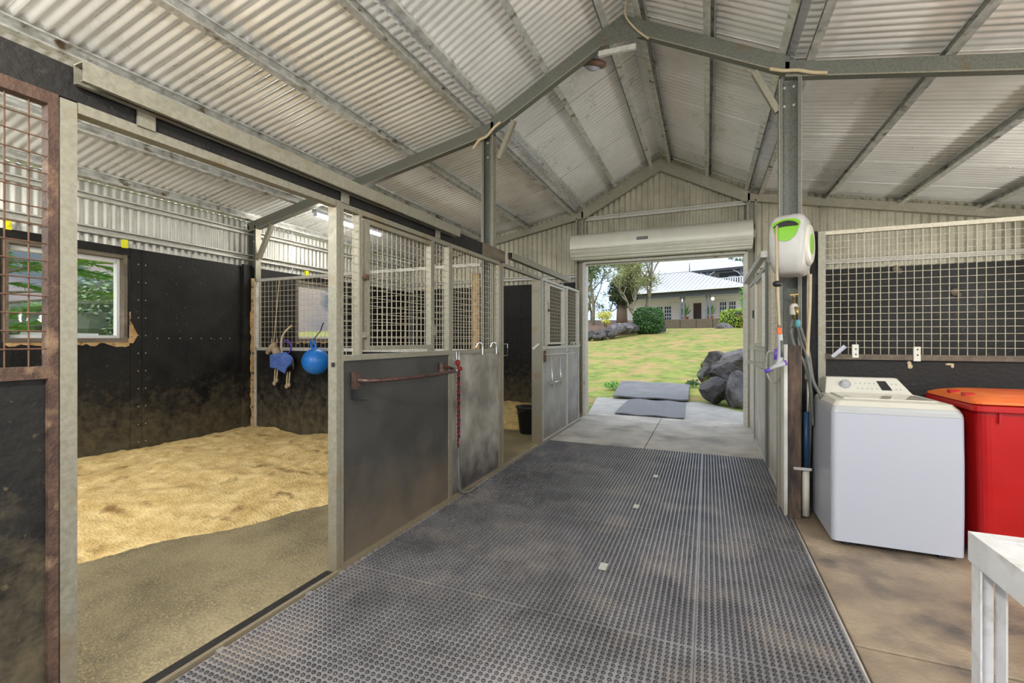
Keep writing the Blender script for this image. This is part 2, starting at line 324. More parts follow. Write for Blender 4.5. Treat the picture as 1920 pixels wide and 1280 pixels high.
# purlins: C sections along Y
def cee(mb, p0, p1, ua, va, wd, dp, t=.003, lip=.014):
    # web at u=0, flanges to +u, v from 0..dp
    pts = [(0, 0), (wd, 0), (wd, lip), (wd-t, lip), (wd-t, t), (t, t), (t, dp-t), (wd-t, dp-t), (wd-t, dp-lip), (wd, dp-lip), (wd, dp), (0, dp)]
    return mb.prof(p0, p1, pts, ua, va)
for d, flip in ((.12, 1), (.69, 1), (1.25, 1), (1.50, -1), (2.36, -1), (3.22, -1), (4.08, -1), (4.86, -1)):
    for sgn in (-1, 1):
        z = ztop(d); slp = .526 if d < 1.38 else .19
        ta = Vector((sgn, 0, -slp)).normalized(); na = Vector((sgn*slp, 0, 1)).normalized()
        p = Vector((XC+sgn*d, 0, z+.002)); q = Vector((0, RY0+.02, 0)); e = Vector((0, YE+.12, 0))
        mb = MB(); cee(mb, p+q, p+e, ta*flip, na, .055, .095)
        mb.build('purlin', m_purlin, ceil)
        for cy in ((YF-.03, YF+.03) if d < 4.5 else ()):
            pass
# rafters (C, web towards the camera)
def rafter(y, dp_n, dp_l, mat, extra=0):
    for sgn in (-1, 1):
        for d0, d1, dp in ((0, 1.33, dp_n), (1.30, 4.93, dp_l)):
            a = Vector((XC+sgn*d0, y, (4.32-.526*d0 if d1 < 2 else 3.545-.19*(d0-1.5))+extra)); b = Vector((XC+sgn*d1, y, (4.32-.526*d1 if d1 < 2 else 3.545-.19*(d1-1.5))+extra))
            mb = MB(); ua = Vector((0, 1, 0)); na = Vector((0, 0, -1))
            cee(mb, a, b, ua, na, .07, dp, .004, .018); mb.build('rafter', mat, ceil)
            f = MB().bar(a+Vector((0, -.001, -dp+.003)), b+Vector((0, -.001, -dp+.003)), .002, .010); f.build('rafter_edge', m_galv, ceil)
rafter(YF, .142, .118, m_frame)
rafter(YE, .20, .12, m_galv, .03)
# knee braces and apex plate
for sgn, nm in ((-1, 'l'), (1, 'r')):
    x = XC+sgn*1.25
    MB().bar((x, YF+.03, 3.20), (x-sgn*.17, YF+.03, 3.56), .045, .05, (0, 1, 0)).build('knee_brace', m_galv, ceil)
    MB().bar((XC+sgn*4.75, YF+.03, 2.42), (XC+sgn*4.5, YF+.03, 2.84), .05, .05, (0, 1, 0)).build('knee_brace', m_galv, ceil)
MB().bar((XC-.21, YF-.012, 4.0), (XC+.13, YF-.012, 3.99), .03, .045).build('apex_tie', m_galvw, ceil)
MB().prof((XC, YF-.006, 4.31), (XC, YF-.002, 4.31), [(-.20, -.24), (.20, -.24), (.13, -.075), (0, 0), (-.13, -.075)], (1, 0, 0), (0, 0, 1)).build('apex_plate', m_frame, ceil)
# columns
def column(x0, x1, y, z1, label, mat=m_frame, dp=.075, z0=0):
    mb = MB(); cee(mb, (x0, y+dp, z0), (x0, y+dp, z1), (0, -1, 0), (1, 0, 0), dp, x1-x0, .004, .022)
    c = thing('steel_column', ((x0+x1)/2, y, z0), label, 'column', 'steel columns of the shed'); mb.build('column_shaft', mat, c)
    b = MB()
    for zz in (z1-.05, z1-.2):
        for xx in (x0+.04, x1-.04): b.lathe((xx, y+dp-.008, zz), [(.011, 0), (.011, .01), (.006, .012)], 8, (0, -1, 0))
    b.build('bolt', m_galvw, c)
    MB().box(x0-.006, x0, y-.002, y+dp, z0, z1).box(x1, x1+.006, y-.002, y+dp, z0, z1).build('edge_flange', m_galv, c)
    return c
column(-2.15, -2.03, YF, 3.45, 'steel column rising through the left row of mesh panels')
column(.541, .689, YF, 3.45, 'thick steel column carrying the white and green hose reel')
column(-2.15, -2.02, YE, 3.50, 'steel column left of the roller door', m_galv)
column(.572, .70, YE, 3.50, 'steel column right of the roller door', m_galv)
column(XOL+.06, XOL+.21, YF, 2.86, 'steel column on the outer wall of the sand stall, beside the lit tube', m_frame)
# outer walls (corrugated, vertical ribs)
def cladding(par, x, ya, yb_, z0, z1, mat, pitch=.076, name='cladding_sheet'):
    n = max(1, round((yb_-ya)/.76)); wd = (yb_-ya)/n
    for k in range(n):
        y0 = ya+wd*k; m = int(round((wd+.03)/pitch*8)); vs = []
        for i in range(m+1):
            u = y0+(wd+.03)*i/m; h = .0085*math.cos(2*math.pi*u/pitch)+.002*(k % 2); vs += [(x+h, u, z0), (x+h, u, z1)]
        MB().add(vs, [(2*i, 2*i+1, 2*i+3, 2*i+2) for i in range(m)]).build(name, mat, par, smooth=True)
def claddingx(par, y, xa, xb, z0, z1f, mat, pitch=.095, name='cladding_sheet'):
    n = max(1, round((xb-xa)/.76)); wd = (xb-xa)/n
    for k in range(n):
        x0 = xa+wd*k; seg = 6; m = int(round(wd/pitch*seg)); vs = []
        for i in range(m+1):
            u = x0+(wd+.01)*i/m; h = .009*math.cos(2*math.pi*u/pitch)+.003*(k % 2)
            vs += [(u, y+h, z0), (u, y+h, z1f(u))]
        MB().add(vs, [(2*i, 2*i+1, 2*i+3, 2*i+2) for i in range(m)]).build(name, mat, par, smooth=True)
WY0, WY1, WZ0, WZ1 = 1.97, 2.83, 1.36, 2.19
W2 = (5.05, 5.85)
wl = thing('wall_left', (XOL, 3.5, 0), kind='structure')
for a, b in ((-1.2, WY0-.03), (WY1+.03, W2[0]-.05), (W2[1]+.05, YE+.12)): cladding(wl, XOL, a, b, -.05, 2.93, m_wallin)
for a, b in ((WY0-.05, WY1+.05), W2): 
    cladding(wl, XOL, a, b, WZ1+.03, 2.93, m_wallin); cladding(wl, XOL, a, b, -.05, WZ0-.04, m_wallin)
# lining panels with the window cut out
LX0, LX1 = XOL+.085, XOL+.10
def lining(y0, y1, z0, z1): B('lining_panel', m_black, wl, LX0, LX1, y0+.002, y1-.002, z0, z1)
lining(-.9, .6, .0, 2.31); lining(.6, WY0-.06, 0, 2.31)
lining(WY0-.06, WY1+.06, 0, WZ0-.035); lining(WY0-.06, WY1+.06, WZ1+.035, 2.31); lining(WY1+.06, 3.0, 0, 2.31); lining(3.0, 4.15, 0, 2.31)
lining(4.33, W2[0]-.06, 0, 2.31); lining(W2[0]-.06, W2[1]+.06, 0, WZ0-.035); lining(W2[0]-.06, W2[1]+.06, WZ1+.035, 2.31); lining(W2[1]+.06, 7.95, 0, 2.31)
# dark pilaster boxed around the column
MB().box(LX1, LX1+.045, 4.15, 4.262, 0, 2.33).build('pilaster_panel', m_black, wl)
scr = MB()
for y in (2.965, 3.035):
    for z in [.25+.19*k for k in range(11)]: scr.lathe((LX1, y, z), [(.006, 0), (.006, .002)], 6, (1, 0, 0))
for y in [3.15+.12*k for k in range(8)]: scr.lathe((LX1, y, 1.36), [(.006, 0), (.006, .002)], 6, (1, 0, 0))
scr.build('screw_head', m_rope, wl, kind='stuff')
for z, h in ((2.405, .075), (2.745, .06)):
    mb = MB(); cee(mb, (XOL+.02, -1.2, z), (XOL+.02, YE, z), (1, 0, 0), (0, 0, 1), .06, h); mb.build('wall_girt', m_galvw, wl)
def window(n, y0, y1, nm):
    wn = thing('window_%d' % n, (XOL, (y0+y1)/2, WZ0), kind='structure')
    f = MB(); x0, x1 = XOL-.03, XOL+.03
    f.box(x0, x1, y0, y0+.025, WZ0, WZ1).box(x0, x1, y1-.025, y1, WZ0, WZ1).box(x0, x1, y0+.035, y1-.035, WZ0, WZ0+.03).box(x0, x1, y0+.035, y1-.035, WZ1-.045, WZ1)
    fo = f.build('window_frame', m_alum, wn)
    MB().add([(XOL, y0+.03, WZ0+.025), (XOL, y1-.03, WZ0+.025), (XOL, y1-.03, WZ1-.04), (XOL, y0+.03, WZ1-.04)], [(0, 1, 2, 3)]).build('pane', m_glass, wn)
    t = MB(); a, b = XOL+.03, LX1+.012
    t.box(a, b, y0-.03, y0, WZ0-.04, WZ1+.04).box(a, b, y1, y1+.03, WZ0-.04, WZ1+.04).box(a, b, y0, y1, WZ0-.04, WZ0)
    t.build('window_reveal', m_brownb, wn)
    B('window_head', m_brownb, wn, a, b, y0, y1, WZ1, WZ1+.035)
    # gnawed pale edge under and beside the window
    rnd = random.Random(n); pts = []; K = 26
    top = WZ0-.002; prev = []
    for i in range(K+1):
        y = y0-.03+(y1-y0+.08)*i/K; pts.append((y, top-.045-rnd.random()*.035-(0.03 if i > K-4 else 0)))
    vs = [(LX1+.006, y, top) for y, z in pts]+[(LX1+.006, y, z) for y, z in pts]+[(LX1, y, top) for y, z in pts]+[(LX1, y, z) for y, z in pts]
    n1 = K+1; fs = [(i, i+1, n1+i+1, n1+i) for i in range(K)]+[(n1+i, n1+i+1, 3*n1+i+1, 3*n1+i) for i in range(K)]
    MB().add(vs, fs).build('gnawed_edge', m_ply, wn)
    pts = [(y1+.05+.012*rnd.random()+(.07*max(0, 1-abs(i-3)/5.0)), top-.05+.03*i) for i in range(12)]
    vs = [(LX1+.014, y1+.045, z) for y, z in pts]+[(LX1+.014, y, z) for y, z in pts]+[(LX1, y, z) for y, z in pts]
    fs = [(i, 12+i, 13+i, i+1) for i in range(11)]+[(12+i, 24+i, 25+i, 13+i) for i in range(11)]
    MB().add(vs, fs).build('gnawed_edge', m_ply, wn)
window(1, WY0, WY1, ''); window(2, W2[0], W2[1], '')
# end wall
we = thing('wall_back', (XC, 8.1, 0), kind='structure')
zr = lambda x: (4.46-.526*abs(x-XC) if abs(x-XC) < 1.4 else 3.68-.19*(abs(x-XC)-1.5))
claddingx(we, 8.09, XOL, -2.03, -.05, zr, m_wall); claddingx(we, 8.09, -2.03, .575, 2.66, zr, m_wall); claddingx(we, 8.09, .575, XOR, -.05, zr, m_wall)
for xa, xb in ((XOL+.1, -4.4), (-4.4, -3.2), (-3.2, -2.16), (.71, 1.8), (1.8, 3.0), (3.0, 4.15)):
    B('lining_panel', m_black, we, xa+.002, xb-.002, 7.99, 8.005, 0, 2.365)
for xa, xb, z in ((XOL, -2.15, 2.45), (-2.0, .57, 3.445), (.71, XOR, 2.45)):
    mb = MB(); cee(mb, (xa, 8.07, z), (xb, 8.07, z), (0, -1, 0), (0, 0, 1), .06, .065); mb.build('wall_girt', m_galvw, we)
# right outer wall behind the far stall and its return
wr = thing('wall_right', (XOR, 6, 0), kind='structure')
cladding(wr, XOR, 4.3, 8.06, -.05, 2.93, m_wall)
B('lining_panel', m_black, wr, 4.16, 4.175, 4.3, 6.1, 0, 2.3); B('lining_panel', m_black, wr, 4.16, 4.175, 6.104, 7.98, 0, 2.3)
# door opening trim + roller door
d1 = thing('door_1', (XC, 8.2, 0), kind='structure')
B('door_jamb', m_galvw, d1, -2.015, -1.965, 7.93, 8.13, 0, 2.70); B('door_jamb', m_galvw, d1, .525, .575, 7.93, 8.13, 0, 2.70)
B('door_head', m_galvw, d1, -1.965, .525, 8.05, 8.13, 2.655, 2.70)
rd = thing('roller_door', (XC, 7.74, 2.7), 'rolled up cream roller door above the opening to the lawn', 'roller door')
def rollprof():
    P = []; n = 72
    for i in range(n):
        a = 2*math.pi*i/n; r = .222
        if .95 < (a % (2*math.pi)) < 3.0 or True:
            ph = (a*5/ math.pi) % 1.0
            if 3.6 < a < 5.5: r -= .012 if (int((a-3.6)/.19) % 3 == 0) else 0
        P.append((math.cos(a)*r, math.sin(a)*r))
    return P
P = rollprof()
MB().prof((-2.13, 7.72, 2.915), (.62, 7.72, 2.915), P, (0, 1, 0), (0, 0, 1)).build('rolled_curtain', m_door, rd)
rib = MB()
for a in (3.45, 3.75, 4.05, 4.35):
    cy, cz = 7.72+math.cos(a)*.2225, 2.915+math.sin(a)*.2225
    rib.tube([(-2.125, cy, cz), (.615, cy, cz)], .013, 6)
rib.build('curtain_rib', m_door, rd, smooth=True)
B('bottom_rail', m_galvw, rd, -1.98, .54, 7.885, 7.92, 2.665, 2.705)
B('axle_bracket', m_galv, rd, .62, .66, 7.66, 7.97, 2.86, 2.97); B('axle_bracket', m_galv, rd, -2.17, -2.13, 7.66, 7.97, 2.86, 2.97)
lb = MB(); lb.box(-1.03, -.86, 7.497, 7.5, 2.93, 2.975); lb.build('maker_label', m_dark, rd, label='small black label with pale lettering')
lt = MB(); 
for k in range(5): lt.box(-1.018+k*.03, -1.018+k*.03+.017, 7.4955, 7.497, 2.945, 2.962)
lt.build('label_lettering', m_grey, rd)
# ============================================================ STABLE FRONTS
FX0, FX1 = XL-.05, XL     # tube thickness in X
def vbar(mb, y0, y1, z0, z1, x0=FX0, x1=FX1): return mb.box(x0, x1, y0, y1, z0, z1)
# black beam and weathered end
bm_ = thing('head_beam', (XL-.03, 2, 2.15), 'long black timber beam above the left stable fronts', 'beam')
B('beam', m_beam, bm_, -2.025, -1.975, -.6, 3.93, 2.158, 2.27); B('beam_end', m_brownb, bm_, -2.025, -1.97, 3.93, 4.46, 2.155, 2.275, label='weathered brown end of the beam')
def track(y0, y1, label):
    t = thing('door_track', (-1.93, (y0+y1)/2, 2.2), label, 'track', 'sliding door tracks')
    x0, x1, z0, z1, k = -1.958, -1.90, 2.205, 2.272, .004
    pts = [(x0, z0), (x0+.018, z0), (x0+.018, z0+k), (x0+k, z0+k), (x0+k, z1-k), (x1-k, z1-k), (x1-k, z0+k), (x1-.018, z0+k), (x1-.018, z0), (x1, z0), (x1, z1), (x0, z1)]
    MB().prof((0, y0, 0), (0, y1, 0), pts, (1, 0, 0), (0, 0, 1)).build('rail_channel', m_galv, t)
    for y in (y0+.22, (y0+y1)/2, y1-.25): B('track_bracket', m_galv, t, -1.968, -1.958, y-.03, y+.03, 2.15, 2.27)
track(.846, 3.371, 'long galvanised sliding door track above the near stable door')
track(4.49, 6.78, 'shorter galvanised sliding door track above the far stable door')
# rusted near panel
t = thing('rusty_gate', (-1.98, .3, 0), 'rusty steel framed stable gate with wide wire mesh at the left edge', 'gate')
B('gate_stile', m_rust, t, -2.007, -1.967, .785, .811, 0, 2.155); B('top_rail', m_rust, t, -2.007, -1.967, -.3, .785, 2.115, 2.155)
B('middle_rail', m_rust, t, -2.007, -1.967, -.3, .785, 1.222, 1.262); B('kick_panel', m_black, t, -1.997, -1.985, -.3, .785, .0, 1.222)
B('gate_stile', m_rust, t, -2.007, -1.967, -.34, -.3, 0, 2.155)
g = MB(); grid(g, 'x', -1.985, -.3, .80, 1.262, 2.115, .056, .0024); g.build('wire_mesh', m_wirer, t, kind='stuff')
# near galvanised post + header + post A
B('gate_post', m_galv, None, -2.027, -1.967, .815, .86, 0, 2.15, label='galvanised post between rusty gate and open stall', cat='post', group='galvanised posts of the left stalls')
B('stall_header', m_galv, None, -2.017, -1.967, .862, 2.04, 2.118, 2.154, label='galvanised header rail over the opening of the sand stall', cat='rail')
t = thing('gate_post', (-2.0, 2.06, 0), 'galvanised post between sand stall opening and dark sliding door', 'post', 'galvanised posts of the left stalls')
B('post_tube', m_galv, t, -2.03, -1.967, 2.045, 2.075, 0, 2.155); B('latch_pin', m_dark, t, -1.992, -1.98, 2.03, 2.045, 1.19, 1.215)
# generic stable leaf on the left row
def leaf(name, label, cat, y0, y1, pan, hatch=None, mull=(), mw=.025, group=None, fr=m_galv, panel_split=None, z1=2.15):
    t = thing(name, ((FX0+FX1)/2, (y0+y1)/2, 0), label, cat, group)
    B('stile', fr, t, FX0, FX1, y0, y0+mw, 0, z1); B('stile', fr, t, FX0, FX1, y1-mw, y1, 0, z1)
    B('top_rail', fr, t, FX0, FX1, y0+mw, y1-mw, z1-.032, z1); B('middle_rail', fr, t, FX0, FX1+.004, y0+mw, y1-mw, 1.222, 1.255); B('bottom_rail', fr, t, FX0, FX1+.004, y0+mw, y1-mw, .0, .035)
    B('kick_panel', pan, t, XL-.022, XL-.010, y0+mw, y1-mw, .035, 1.222)
    for a in mull: B('mullion', fr, t, FX0, FX1, a, a+mw, 1.255, z1-.032)
    g = MB(); grid(g, 'x', XL-.03, y0+mw, y1-mw if not hatch else hatch[0], 1.255, z1-.032, .05)
    if hatch: grid(g, 'x', XL-.03, hatch[1], y1-mw, 1.255, z1-.032, .05)
    g.build('wire_mesh', m_wire, t, kind='stuff')
    if hatch:
        a, b = hatch[0]+.03, hatch[1]-.02; h = B('hatch_frame', fr, t, XL-.035, XL+.012, a, a+.028, 1.28, z1-.05)
        hf = MB().box(XL-.035, XL+.012, b-.028, b, 1.28, z1-.05).box(XL-.035, XL+.012, a+.028, b-.028, 1.28, 1.308).box(XL-.035, XL+.012, a+.028, b-.028, z1-.078, z1-.05)
        hf.build('hatch_rail', fr, h)
        g = MB(); grid(g, 'x', XL-.012, a+.028, b-.028, 1.308, z1-.078, .05); g.build('hatch_mesh', m_wire, h, kind='stuff')
        for z in (1.36, 1.72): B('hinge', m_rust if z > 1.5 else fr, t, XL, XL+.016, a-.03, a+.015, z, z+.035)
        B('latch', fr, t, XL, XL+.02, b-.01, b+.03, 1.38, 1.45)
    return t
near = leaf('sliding_stable_door', 'near sliding stable door with dark kick panel and hinged mesh hatch', 'stable door', 2.077, 3.327, m_pan1, (2.26, 3.06), (2.235, 3.055))
leaf('mesh_panel', 'fixed mesh panel over a pale stained sheet, right of the dark sliding door', 'panel', 3.33, 4.325, m_pan2, None, (), .025, z1=2.15)
t = thing('gate_post', (-1.99, 4.36, 0), 'double galvanised post at the near side of the far stall opening', 'post', 'galvanised posts of the left stalls')
B('post_tube', m_galv, t, -2.02, -1.967, 4.328, 4.352, 0, 2.14); B('post_tube', m_galv, t, -2.02, -1.96, 4.365, 4.395, 0, 2.14)
MB().tube([(-1.96, 4.385, 1.18), (-1.92, 4.40, 1.18), (-1.92, 4.40, 1.30), (-1.96, 4.385, 1.30)], .006, 6).build('latch_handle', m_chrome, t, smooth=True)
B('stall_header', m_galv, None, -2.017, -1.967, 4.398, 5.575, 2.115, 2.15, label='galvanised header rail over the opening of the far left stall', cat='rail')
t = thing('gate_post', (-2.03, 5.62, 0), 'thick galvanised post right of the far stall opening', 'post', 'galvanised posts of the left stalls')
B('post_tube', m_galv, t, -2.09, -1.967, 5.58, 5.65, 0, 2.15); MB().bar((-1.99, 5.575, 1.29), (-2.07, 5.56, 1.22), .02, .03).build('latch_arm', m_galvw, t)
leaf('sliding_stable_door', 'far sliding stable door with pale grey kick panel and white framed hatch', 'stable door', 5.655, 6.79, m_pan3, (5.86, 6.62), (5.83, 6.63), fr=m_galvw)
leaf('mesh_panel', 'far fixed mesh panel over a pale grey sheet, next to the roller door', 'panel', 6.80, 7.51, m_pan3, None, (), .03, fr=m_galvw, z1=2.16)
# low kerb strip in front of the left row
B('floor_track', m_galv, None, -1.966, -1.945, .86, 7.5, 0, .02, label='low galvanised floor track along the left stable fronts', cat='rail')
# partition between the two left stalls
t = thing('partition_gate', (-3.8, YF, 0), 'mesh topped black partition between the two left stalls, plush horse hanging on it', 'partition')
B('top_rail', m_galvw, t, -5.47, -2.16, YF-.02, YF+.02, 2.105, 2.14); B('middle_rail', m_galvw, t, -5.47, -2.16, YF-.02, YF+.02, 1.205, 1.245)
B('stile', m_galvw, t, -5.49, -5.455, YF-.02, YF+.02, 0, 2.14); B('kick_panel', m_black, t, -5.455, -2.16, YF-.008, YF+.008, 0, 1.205)
B('stile', m_galv, t, -3.8, -3.765, YF-.02, YF+.02, 1.245, 2.105)
g = MB(); grid(g, 'y', YF, -5.455, -3.8, 1.245, 2.105, .068, .0024); grid(g, 'y', YF, -3.765, -2.16, 1.245, 2.105, .068, .0024); g.build('wire_mesh', m_wire, t, kind='stuff')
rnd = random.Random(3); K = 40
vs = []; 
for i in range(K+1):
    z = .1+2.05*i/K; wd = .035+.03*rnd.random()*(1 if i < 32 else .2); vs += [(-5.49, YF-.035, z), (-5.49-wd, YF-.035, z), (-5.49-wd, YF-.02, z), (-5.49, YF-.02, z)]
MB().add(vs, [(4*i+j, 4*i+(j+1) % 4, 4*i+4+(j+1) % 4, 4*i+4+j) for i in range(K) for j in range(4)]+[(0, 1, 2, 3), (4*K, 4*K+1, 4*K+2, 4*K+3)]).build('gnawed_stud', m_ply, t, label='gnawed raw timber edge')
B('gnawed_stud', m_ply, None, -2.28, -2.20, YF+.03, YF+.07, 1.2, 2.05, label='raw timber stud seen through the mesh beside the left steel column', cat='stud')
# stall far back partition behind (near end of stall 1)
# bedding ----------------------------------------------------------
def bedding(x0, x1, y0, y1, hf, label, seed):
    nx, ny = int((x1-x0)/.03), int((y1-y0)/.03); vs = []; idx = {}; fs = []
    for j in range(ny+1):
        for i in range(nx+1):
            x = x0+(x1-x0)*i/nx; y = y0+(y1-y0)*j/ny; h = hf(x, y)
            n_ = noise.fractal(Vector((x*1.6+seed, y*1.6, 0)), .8, 2.1, 4)*.045+noise.noise(Vector((x*11, y*11, seed)))*.013+noise.noise(Vector((x*27, y*27, seed)))*.007
            z = h+n_*min(1, max(0, h)/.08); vs.append((x, y, max(z, -.01)))
    for j in range(ny):
        for i in range(nx):
            a = j*(nx+1)+i; q = (a, a+1, a+nx+2, a+nx+1)
            if max(vs[k][2] for k in q) > -.009: fs.append(q)
    return MB().add(vs, fs).build('sawdust_bedding', m_saw, None, smooth=True, kind='stuff', label=label, cat='bedding')
def h1(x, y):
    # signed distance behind the raked front edge
    nx_, ny_ = -.921, .389
    fx = -3.46+(y-1.48)*.42 + .05*math.sin(y*3.1)+.03*math.sin(y*9)
    d = (fx-x)*.92
    if d < 0: return -.02
    return .006+.205*(1-math.exp(-d*1.25))
bedding(-5.56, -2.2, .2, 4.225, h1, 'heap of golden sawdust bedding in the near left stall', 3)
def h2(x, y):
    d = min(-2.35+.05*math.sin(y*5)-x, 9)*.8+ (y-6.3)*.3
    d = min(d, (y-6.25+.06*math.sin(x*5)))
    return -.02 if d < 0 else .006+.17*(1-math.exp(-d*2.2))
bedding(-5.585, -2.2, 4.5, 7.97, h2, 'golden sawdust bedding at the back of the far left stall', 9)
# ============================================================ RIGHT ROW (seen edge on)
RX0, RX1 = XR, XR+.05
def rleaf(name, label, y0, y1, pan, mesh=True):
    t = thing(name, (XR+.02, (y0+y1)/2, 0), label, 'panel')
    B('stile', m_galv, t, RX0, RX1, y0, y0+.04, 0, 2.15); B('stile', m_galv, t, RX0, RX1, y1-.04, y1, 0, 2.15)
    B('middle_rail', m_galvw, t, RX0-.004, RX1, y0+.04, y1-.04, 1.215, 1.25); B('top_rail', m_galvw, t, RX0, RX1, y0+.04, y1-.04, 2.115, 2.15); B('bottom_rail', m_galvw, t, RX0, RX1, y0+.04, y1-.04, 0, .035)
    B('kick_panel', pan, t, RX0+.008, RX0+.02, y0+.04, y1-.04, .035, 1.215)
    g = MB(); grid(g, 'x', RX0+.02, y0+.04, y1-.04, 1.25, 2.115, .05); g.build('wire_mesh', m_wire, t, kind='stuff')
    return t
rleaf('mesh_panel', 'off-white panel with mesh top just behind the hose reel column', 4.42, 5.38, m_panw)
t = thing('gate_post', (.6, 5.46, 0), 'dark galvanised post in the middle of the right row', 'post'); B('post_tube', m_frame, t, .562, .64, 5.40, 5.50, 0, 2.2)
rl = rleaf('sliding_stable_door', 'off-white far sliding door on the right beside the roller door', 5.52, 6.9, m_panw); rl['category'] = 'stable door'
h = B('hatch_frame', m_galvw, rl, RX0-.02, RX0+.01, 5.75, 5.79, 1.27, 2.08); MB().box(RX0-.02, RX0+.01, 6.6, 6.64, 1.27, 2.08).box(RX0-.02, RX0+.01, 5.79, 6.6, 1.27, 1.3).box(RX0-.02, RX0+.01, 5.79, 6.6, 2.05, 2.08).build('hatch_rail', m_galvw, h)
B('handle', m_dark, rl, RX0-.04, RX0-.02, 6.66, 6.69, 1.62, 1.72)
rleaf('mesh_panel', 'off-white fixed panel at the far end of the right row', 6.91, 7.72, m_panw)
t = thing('door_track', (.56, 6.4, 2.2), 'white sliding door track on the right row', 'track', 'sliding door tracks')
B('rail_channel', m_galvw, t, .515, .572, 5.42, 7.9, 2.2, 2.265)
# stall side: black lined back and its front grille facing the camera (Y = YF)
t = thing('mesh_partition', (2.4, YF, 0), 'wide mesh grille over a black board behind the washing machine', 'partition')
B('stile', m_galv, t, .80, .85, YF-.02, YF+.02, 0, 2.19); B('stile', m_galv, t, 4.1, 4.15, YF-.02, YF+.02, 0, 2.19)
B('top_rail', m_wire, t, .85, 4.1, YF-.02, YF+.02, 2.16, 2.19, label='dusty golden top rail'); B('middle_rail', m_brownb, t, .85, 4.1, YF-.035, YF+.02, 1.195, 1.235)
B('kick_panel', m_beam, t, .85, 4.1, YF-.008, YF+.008, 0, 1.195)
g = MB(); grid(g, 'y', YF-.005, .85, 4.1, 1.235, 2.16, .05, .0024); g.build('wire_mesh', m_wire, t, kind='stuff')
for x in (1.035, 1.405):
    b = MB().box(x-.02, x+.02, YF-.045, YF-.03, 1.21-(0 if x < 1.2 else .02), 1.31-(0 if x < 1.2 else .015)); o = b.build('rail_bracket', m_cream, t)
    hb = MB()
    for z in (1.235, 1.275): hb.lathe((x+.002, YF-.045, z), [(.006, 0), (.006, .001)], 8, (0, -1, 0))
    hb.build('bolt_hole', m_dark, o)
B('side_post', m_black, None, .70, .80, YF+.0, YF+.05, 0, 2.2, label='black strip post between steel column and mesh grille', cat='post')
MB().bar((.88, YF-.06, 1.215), (.965, YF-.05, 1.30), .02, .014, (0, 1, 0)).bar((.89, YF-.065, 1.21), (.975, YF-.055, 1.29), .006, .02, (0, 1, 0)).build('brush_handle', m_white, None, label='small white and black brush lying on the grille ledge', cat='brush')
bpy.data.objects['brush_handle'].name = 'brush'
for k, (x, z, rx, rz) in enumerate(((1.37, 1.175, .014, .016), (1.375, 1.15, .016, .018), (1.60, 1.17, .026, .008), (1.615, 1.158, .010, .016))):
    MB().ball((x, YF-.010, z), rx, .004, rz, 10).build('mud_smear', m_rope, bpy.data.objects['mesh_partition'], smooth=True)
for k, (x, z, lab) in enumerate(((2.42, 2.33, 'small pale mud wasp nest high on the black lining behind the grille'), (3.05, 1.98, 'small pale mud wasp nest lower right on the black lining behind the grille'))):
    MB().ball((x, 7.975, z), .05, .02, .05, 10).ball((x+.04, 7.975, z-.035), .035, .018, .04, 10).build('wasp_nest', m_brownb, None, smooth=True, label=lab, cat='wasp nest')
# timber post and boards in front of the right column
t = thing('timber_post', (.61, 4.07, 0), 'worn dark brown timber post below the hose reel', 'post')
MB().box(.565, .65, 4.02, 4.16, 0, 1.30).build('post_body', m_wpost, t, bevel=.004)
B('side_board', m_panw, t, .538, .562, 4.02, 4.26, 0, 1.31, label='off-white board on the aisle side')
B('edge_channel', m_galv, t, .515, .536, 4.20, 4.25, 0, 1.29)
# ============================================================ HOSE REEL and plumbing
A = math.radians(19); RC = Vector((.585, 4.03, 0)); Fn = Vector((-math.sin(A), -math.cos(A), 0)); Rn = Vector((math.cos(A), -math.sin(A), 0))
def R3(a, b, z): return RC+Rn*a+Fn*b+Vector((0, 0, z))     # a: right, b: forward
reel = thing('hose_reel', (RC.x, RC.y, 1.83), 'grey wall hose reel with lime green hose mouth on the column', 'hose reel')
def loft(rings, closed=True):
    n = len(rings[0]); vs = [p for r in rings for p in r]; fs = []
    for i in range(len(rings)-1):
        for k in range(n): fs.append((i*n+k, i*n+(k+1) % n, (i+1)*n+(k+1) % n, (i+1)*n+k))
    fs.append(tuple(range(n))[::-1]); fs.append(tuple((len(rings)-1)*n+k for k in range(n))); return vs, fs
def rrect(hw, hd, rad, n=5):
    P = []
    for cx, cy, a0 in ((hw-rad, hd-rad, 0), (-hw+rad, hd-rad, 90), (-hw+rad, -hd+rad, 180), (hw-rad, -hd+rad, 270)):
        for k in range(n+1):
            a = math.radians(a0+90*k/n); P.append((cx+rad*math.cos(a), cy+rad*math.sin(a)))
    return P
rings = []
for z, sx, fd, bk in ((1.83, .075, .105, .12), (1.845, .092, .145, .15), (1.90, .106, .172, .16), (1.98, .114, .186, .165), (2.08, .118, .188, .168), (2.15, .117, .182, .168), (2.205, .112, .168, .165), (2.24, .104, .150, .16), (2.262, .094, .12, .15), (2.275, .076, .09, .13)):
    cy = (fd-bk)/2; hd = (fd+bk)/2
    rings.append([R3(a, b+cy, z) for a, b in rrect(sx, hd, .045)])
MB().add(*loft(rings)).build('reel_case', m_reel, reel, smooth=True)
def fdep(z): 
    T = [(1.835, .105), (1.85, .145), (1.90, .172), (1.98, .186), (2.08, .188), (2.15, .182), (2.205, .168), (2.24, .150), (2.276, .09)]
    for (z0, a), (z1, b) in zip(T, T[1:]):
        if z0 <= z <= z1: return a+(b-a)*(z-z0)/(z1-z0)
    return .1
